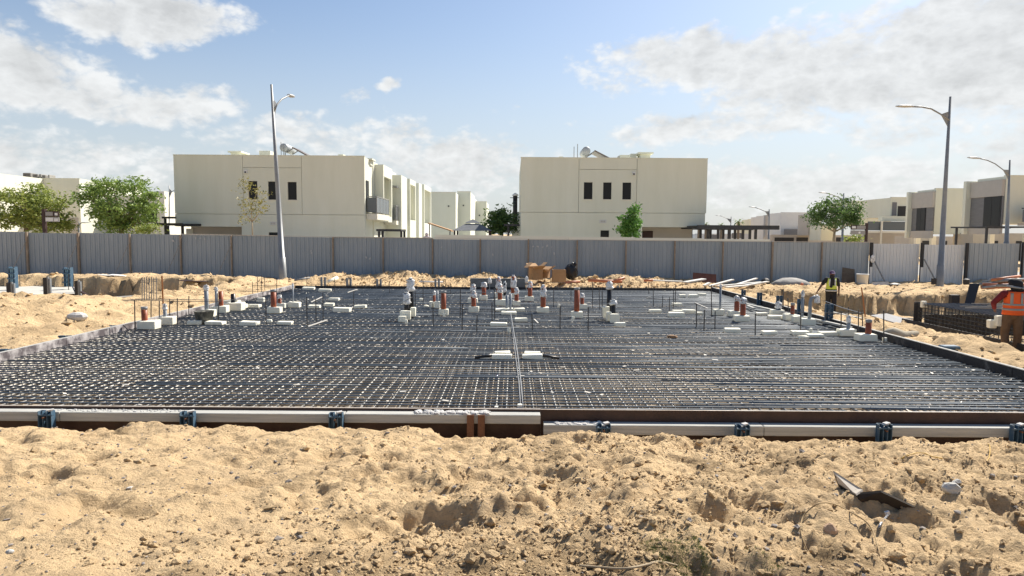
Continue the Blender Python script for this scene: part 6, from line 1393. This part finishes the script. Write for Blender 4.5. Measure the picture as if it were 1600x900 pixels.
def vest_shell(root, j, k, m, ztop, zbot, front_gap=0., TD=None, rx=.185, ry=.145):
    """sleeveless shell round the trunk as rings between shoulders and hem"""
    n = 28; rings = []; a = j['pelvis']; b_ = j['chest']; mb = MB()
    up = (j['neck'] - j['pelvis']); levels = np.linspace(zbot, ztop, 9)
    for t in levels:
        c = a + up * t; w = rx * k * (1.04 - .12 * math.sin(t * 2.4) if t < .75 else .98 - (t - .75) * .55); d = ry * k * (1.05 - .1 * t)
        for i in range(n):
            th = 2 * math.pi * i / n; v = TD((math.cos(th) * w, math.sin(th) * d, 0)); mb.v.append(tuple(c + v))
    for l in range(8):
        for i in range(n):
            q = (i + 1) % n; th = 2 * math.pi * (i + .5) / n; t = levels[l]
            fr = math.sin(th) > .93 and front_gap and t > .45
            arm = abs(math.cos(th)) > .86 and t > .66
            if fr or arm: continue
            mb.f.append((l*n + i, l*n + q, (l+1)*n + q, (l+1)*n + i))
    o = mb.build('vest', m, root, True); sm = o.modifiers.new('solid', 'SOLIDIFY'); sm.thickness = .012; sm.offset = 1; return o
def band(root, j, k, m, t0, t1, TD, rx, ry, par):
    n = 28; mb = MB(); a = j['pelvis']; up = j['neck'] - j['pelvis']
    for t in (t0, t1):
        for i in range(n):
            th = 2 * math.pi * i / n; w = rx * k * (1.04 - .12 * math.sin(t * 2.4)) + .016; d = ry * k * (1.05 - .1 * t) + .016; mb.v.append(tuple(a + up * t + TD((math.cos(th) * w, math.sin(th) * d, 0))))
    for i in range(n): q = (i + 1) % n; mb.f.append((i, q, n + q, n + i))
    o = mb.build('reflective_band', m, par, True); sm = o.modifiers.new('solid', 'SOLIDIFY'); sm.thickness = .006; sm.offset = 1; return o
def strap(root, j, k, m, sx, sy, TD, rx, ry, par, t0=.45, t1=.93):
    mb = MB(); a = j['pelvis']; up = j['neck'] - j['pelvis']; vs = []
    for t in np.linspace(t0, t1, 7):
        w = rx * k * (1.04 - .12 * math.sin(t * 2.4) if t < .75 else .98 - (t - .75) * .55) + .018; d = ry * k * (1.05 - .1 * t) + .018
        for dx in (-.026, .026):
            x = sx * .10 * k + dx; yy = sy * d * math.sqrt(max(.05, 1 - (x / w) ** 2)); vs.append(a + up * t + TD((x, yy, 0)))
    mb.add(vs, [(2*i, 2*i+1, 2*i+3, 2*i+2) for i in range(6)]); o = mb.build('reflective_strap', m, par, True); sm = o.modifiers.new('solid', 'SOLIDIFY'); sm.thickness = .006; sm.offset = 0
# worker in the yellow vest, walking towards the camera in the pit
Yp = 26.0; fz = ZA(1300, 423, Yp) - 1.74
def acc1(root, j, k, T, TD):
    v = vest_shell(root, j, k, HIVIS_Y, .99, -.02, True, TD); band(root, j, k, BLACKC, -.02, .20, TD, .185, .145, v); band(root, j, k, REFLW, .05, .13, TD, .192, .152, v)
    for sx in (-1, 1): strap(root, j, k, REFLW, sx, 1, TD, .185, .145, v)
    sc = MB(); h = j['head']; cap_(sc, h + Vector((0, 0, -.09)), j['chest'] + TD((0, .12, .1)), .085, .07); sc.sphere(h + Vector((0, 0, -.06)) + TD((0, .02, 0)), (.092, .1, .075), 12, 8); cap_(sc, j['chest'] + TD((.02, .14, .1)), j['chest'] + TD((.05, .16, -.12)), .06, .05); remesh(sc.build('scarf', BLACKC, root, True), .012)
    cp = MB(); cp.sphere(h + Vector((0, 0, .055)), (.10, .115, .085), 14, 9); cp.obox(h + TD((0, .14, .045)), TD((.07, 0, 0)), TD((0, .06, -.015)), (0, 0, .008)); remesh(cp.build('cap', CAPP, root, True), .01, 2)
person('worker in black clothes and a yellow vest walking in the pit', (XA(1302, Yp), Yp, fz), 1.74, R(170), dict(head=(0, .04, 1.62), look=(0, 1, -.1), neck=(0, .0, 1.46), chest=(0, 0, 1.27), waist=(0, 0, 1.08), pelvis=(0, 0, .94), shL=(-.19, 0, 1.42), elL=(-.28, -.02, 1.14), wrL=(-.26, .06, .90), shR=(.19, 0, 1.42), elR=(.36, .0, 1.18), wrR=(.50, .05, .96), hipL=(-.095, 0, .92), hipR=(.095, 0, .92), knL=(-.10, .10, .50), anL=(-.10, .02, .09), knR=(.10, -.02, .50), anR=(.11, -.16, .10)), dict(trousers=BLACKC, shirt=BLACKC, long=False), acc1)
# worker in the orange vest seen from behind
Yq = 15.3; fz = hz(XA(1580, Yq), Yq); fz = min(fz, -.2); Hq = ZA(1584, 430, Yq) - fz
def acc2(root, j, k, T, TD):
    v = vest_shell(root, j, k, HIVIS_O, .99, -.04, False, TD, .20, .155); band(root, j, k, REFL, .16, .25, TD, .20, .155, v); band(root, j, k, REFL, .38, .46, TD, .20, .155, v)
    for sx in (-1, 1): strap(root, j, k, REFL, sx, -1, TD, .20, .155, v)
    h = j['head']; sc = MB(); sc.sphere(h + Vector((0, 0, .01)), (.14, .145, .135), 14, 10); sc.sphere(h + TD((.03, -.04, -.08)), (.15, .12, .09), 12, 8); sc.sphere(h + TD((-.05, .02, .07)), (.1, .1, .07), 10, 7); remesh(sc.build('head_cloth', BLACKC, root, True), .014)
person('worker in an orange vest seen from behind beside the rebar cage', (XA(1590, Yq), Yq, fz), min(Hq, 1.74), R(-14), dict(head=(.03, .03, 1.60), look=(.3, 1, -.2), neck=(.01, .02, 1.45), chest=(0, .0, 1.27), waist=(0, 0, 1.08), pelvis=(0, 0, .94), shL=(-.20, .0, 1.40), elL=(-.36, .10, 1.17), wrL=(-.26, .30, 1.02), shR=(.20, .0, 1.40), elR=(.34, .12, 1.2), wrR=(.34, .30, 1.35), hipL=(-.095, 0, .92), hipR=(.095, 0, .92), knL=(-.12, .06, .50), anL=(-.11, -.02, .10), knR=(.12, .0, .50), anR=(.13, .05, .10)), dict(trousers=BROWNC, shirt=REDC, hem=.05, long=True), acc2)
# grey rod resting over his shoulder
tag(MB().tube([at(1574, 447, Yq - .12), at(1600, 451, Yq - .12), at(1660, 458, Yq - .1)], .022, 8).build('shoulder_pipe', GREYP, smooth=True), 'grey pipe carried across the shoulders of the worker in orange', 'pipe')
# woman-height figure in a pale scarf behind the fence, only the crown of the head and shoulder show
p = at(667, 366, 40.5)
def acc3(root, j, k, T, TD):
    h = j['head']; sc = MB(); sc.sphere(h + Vector((0, 0, .01)), (.11, .115, .13), 12, 9); sc.sphere(h + Vector((0, 0, -.14)), (.16, .13, .1), 12, 8); remesh(sc.build('scarf', mat('pale_scarf', (.55, .50, .52), .9), root, True), .014)
zt3 = ZA(667, 363.5, 40.5)
person('figure in a pale head scarf just showing over the fence', (p.x, p.y, zt3 - 1.66 if zt3 - 1.66 > -.3 else -.1), min(1.72, 1.7), R(180), dict(head=(0, .02, 1.58), look=(0, 1, 0), neck=(0, 0, 1.45), chest=(0, 0, 1.27), waist=(0, 0, 1.08), pelvis=(0, 0, .94), shL=(-.18, 0, 1.4), elL=(-.24, 0, 1.13), wrL=(-.22, .05, .9), shR=(.18, 0, 1.4), elR=(.24, 0, 1.13), wrR=(.22, .05, .9), hipL=(-.09, 0, .92), hipR=(.09, 0, .92), knL=(-.09, .02, .5), anL=(-.09, 0, .1), knR=(.09, .02, .5), anR=(.09, 0, .1)), dict(trousers=BLACKC, shirt=mat('pale_shirt', (.5, .47, .47), .9)), acc3)
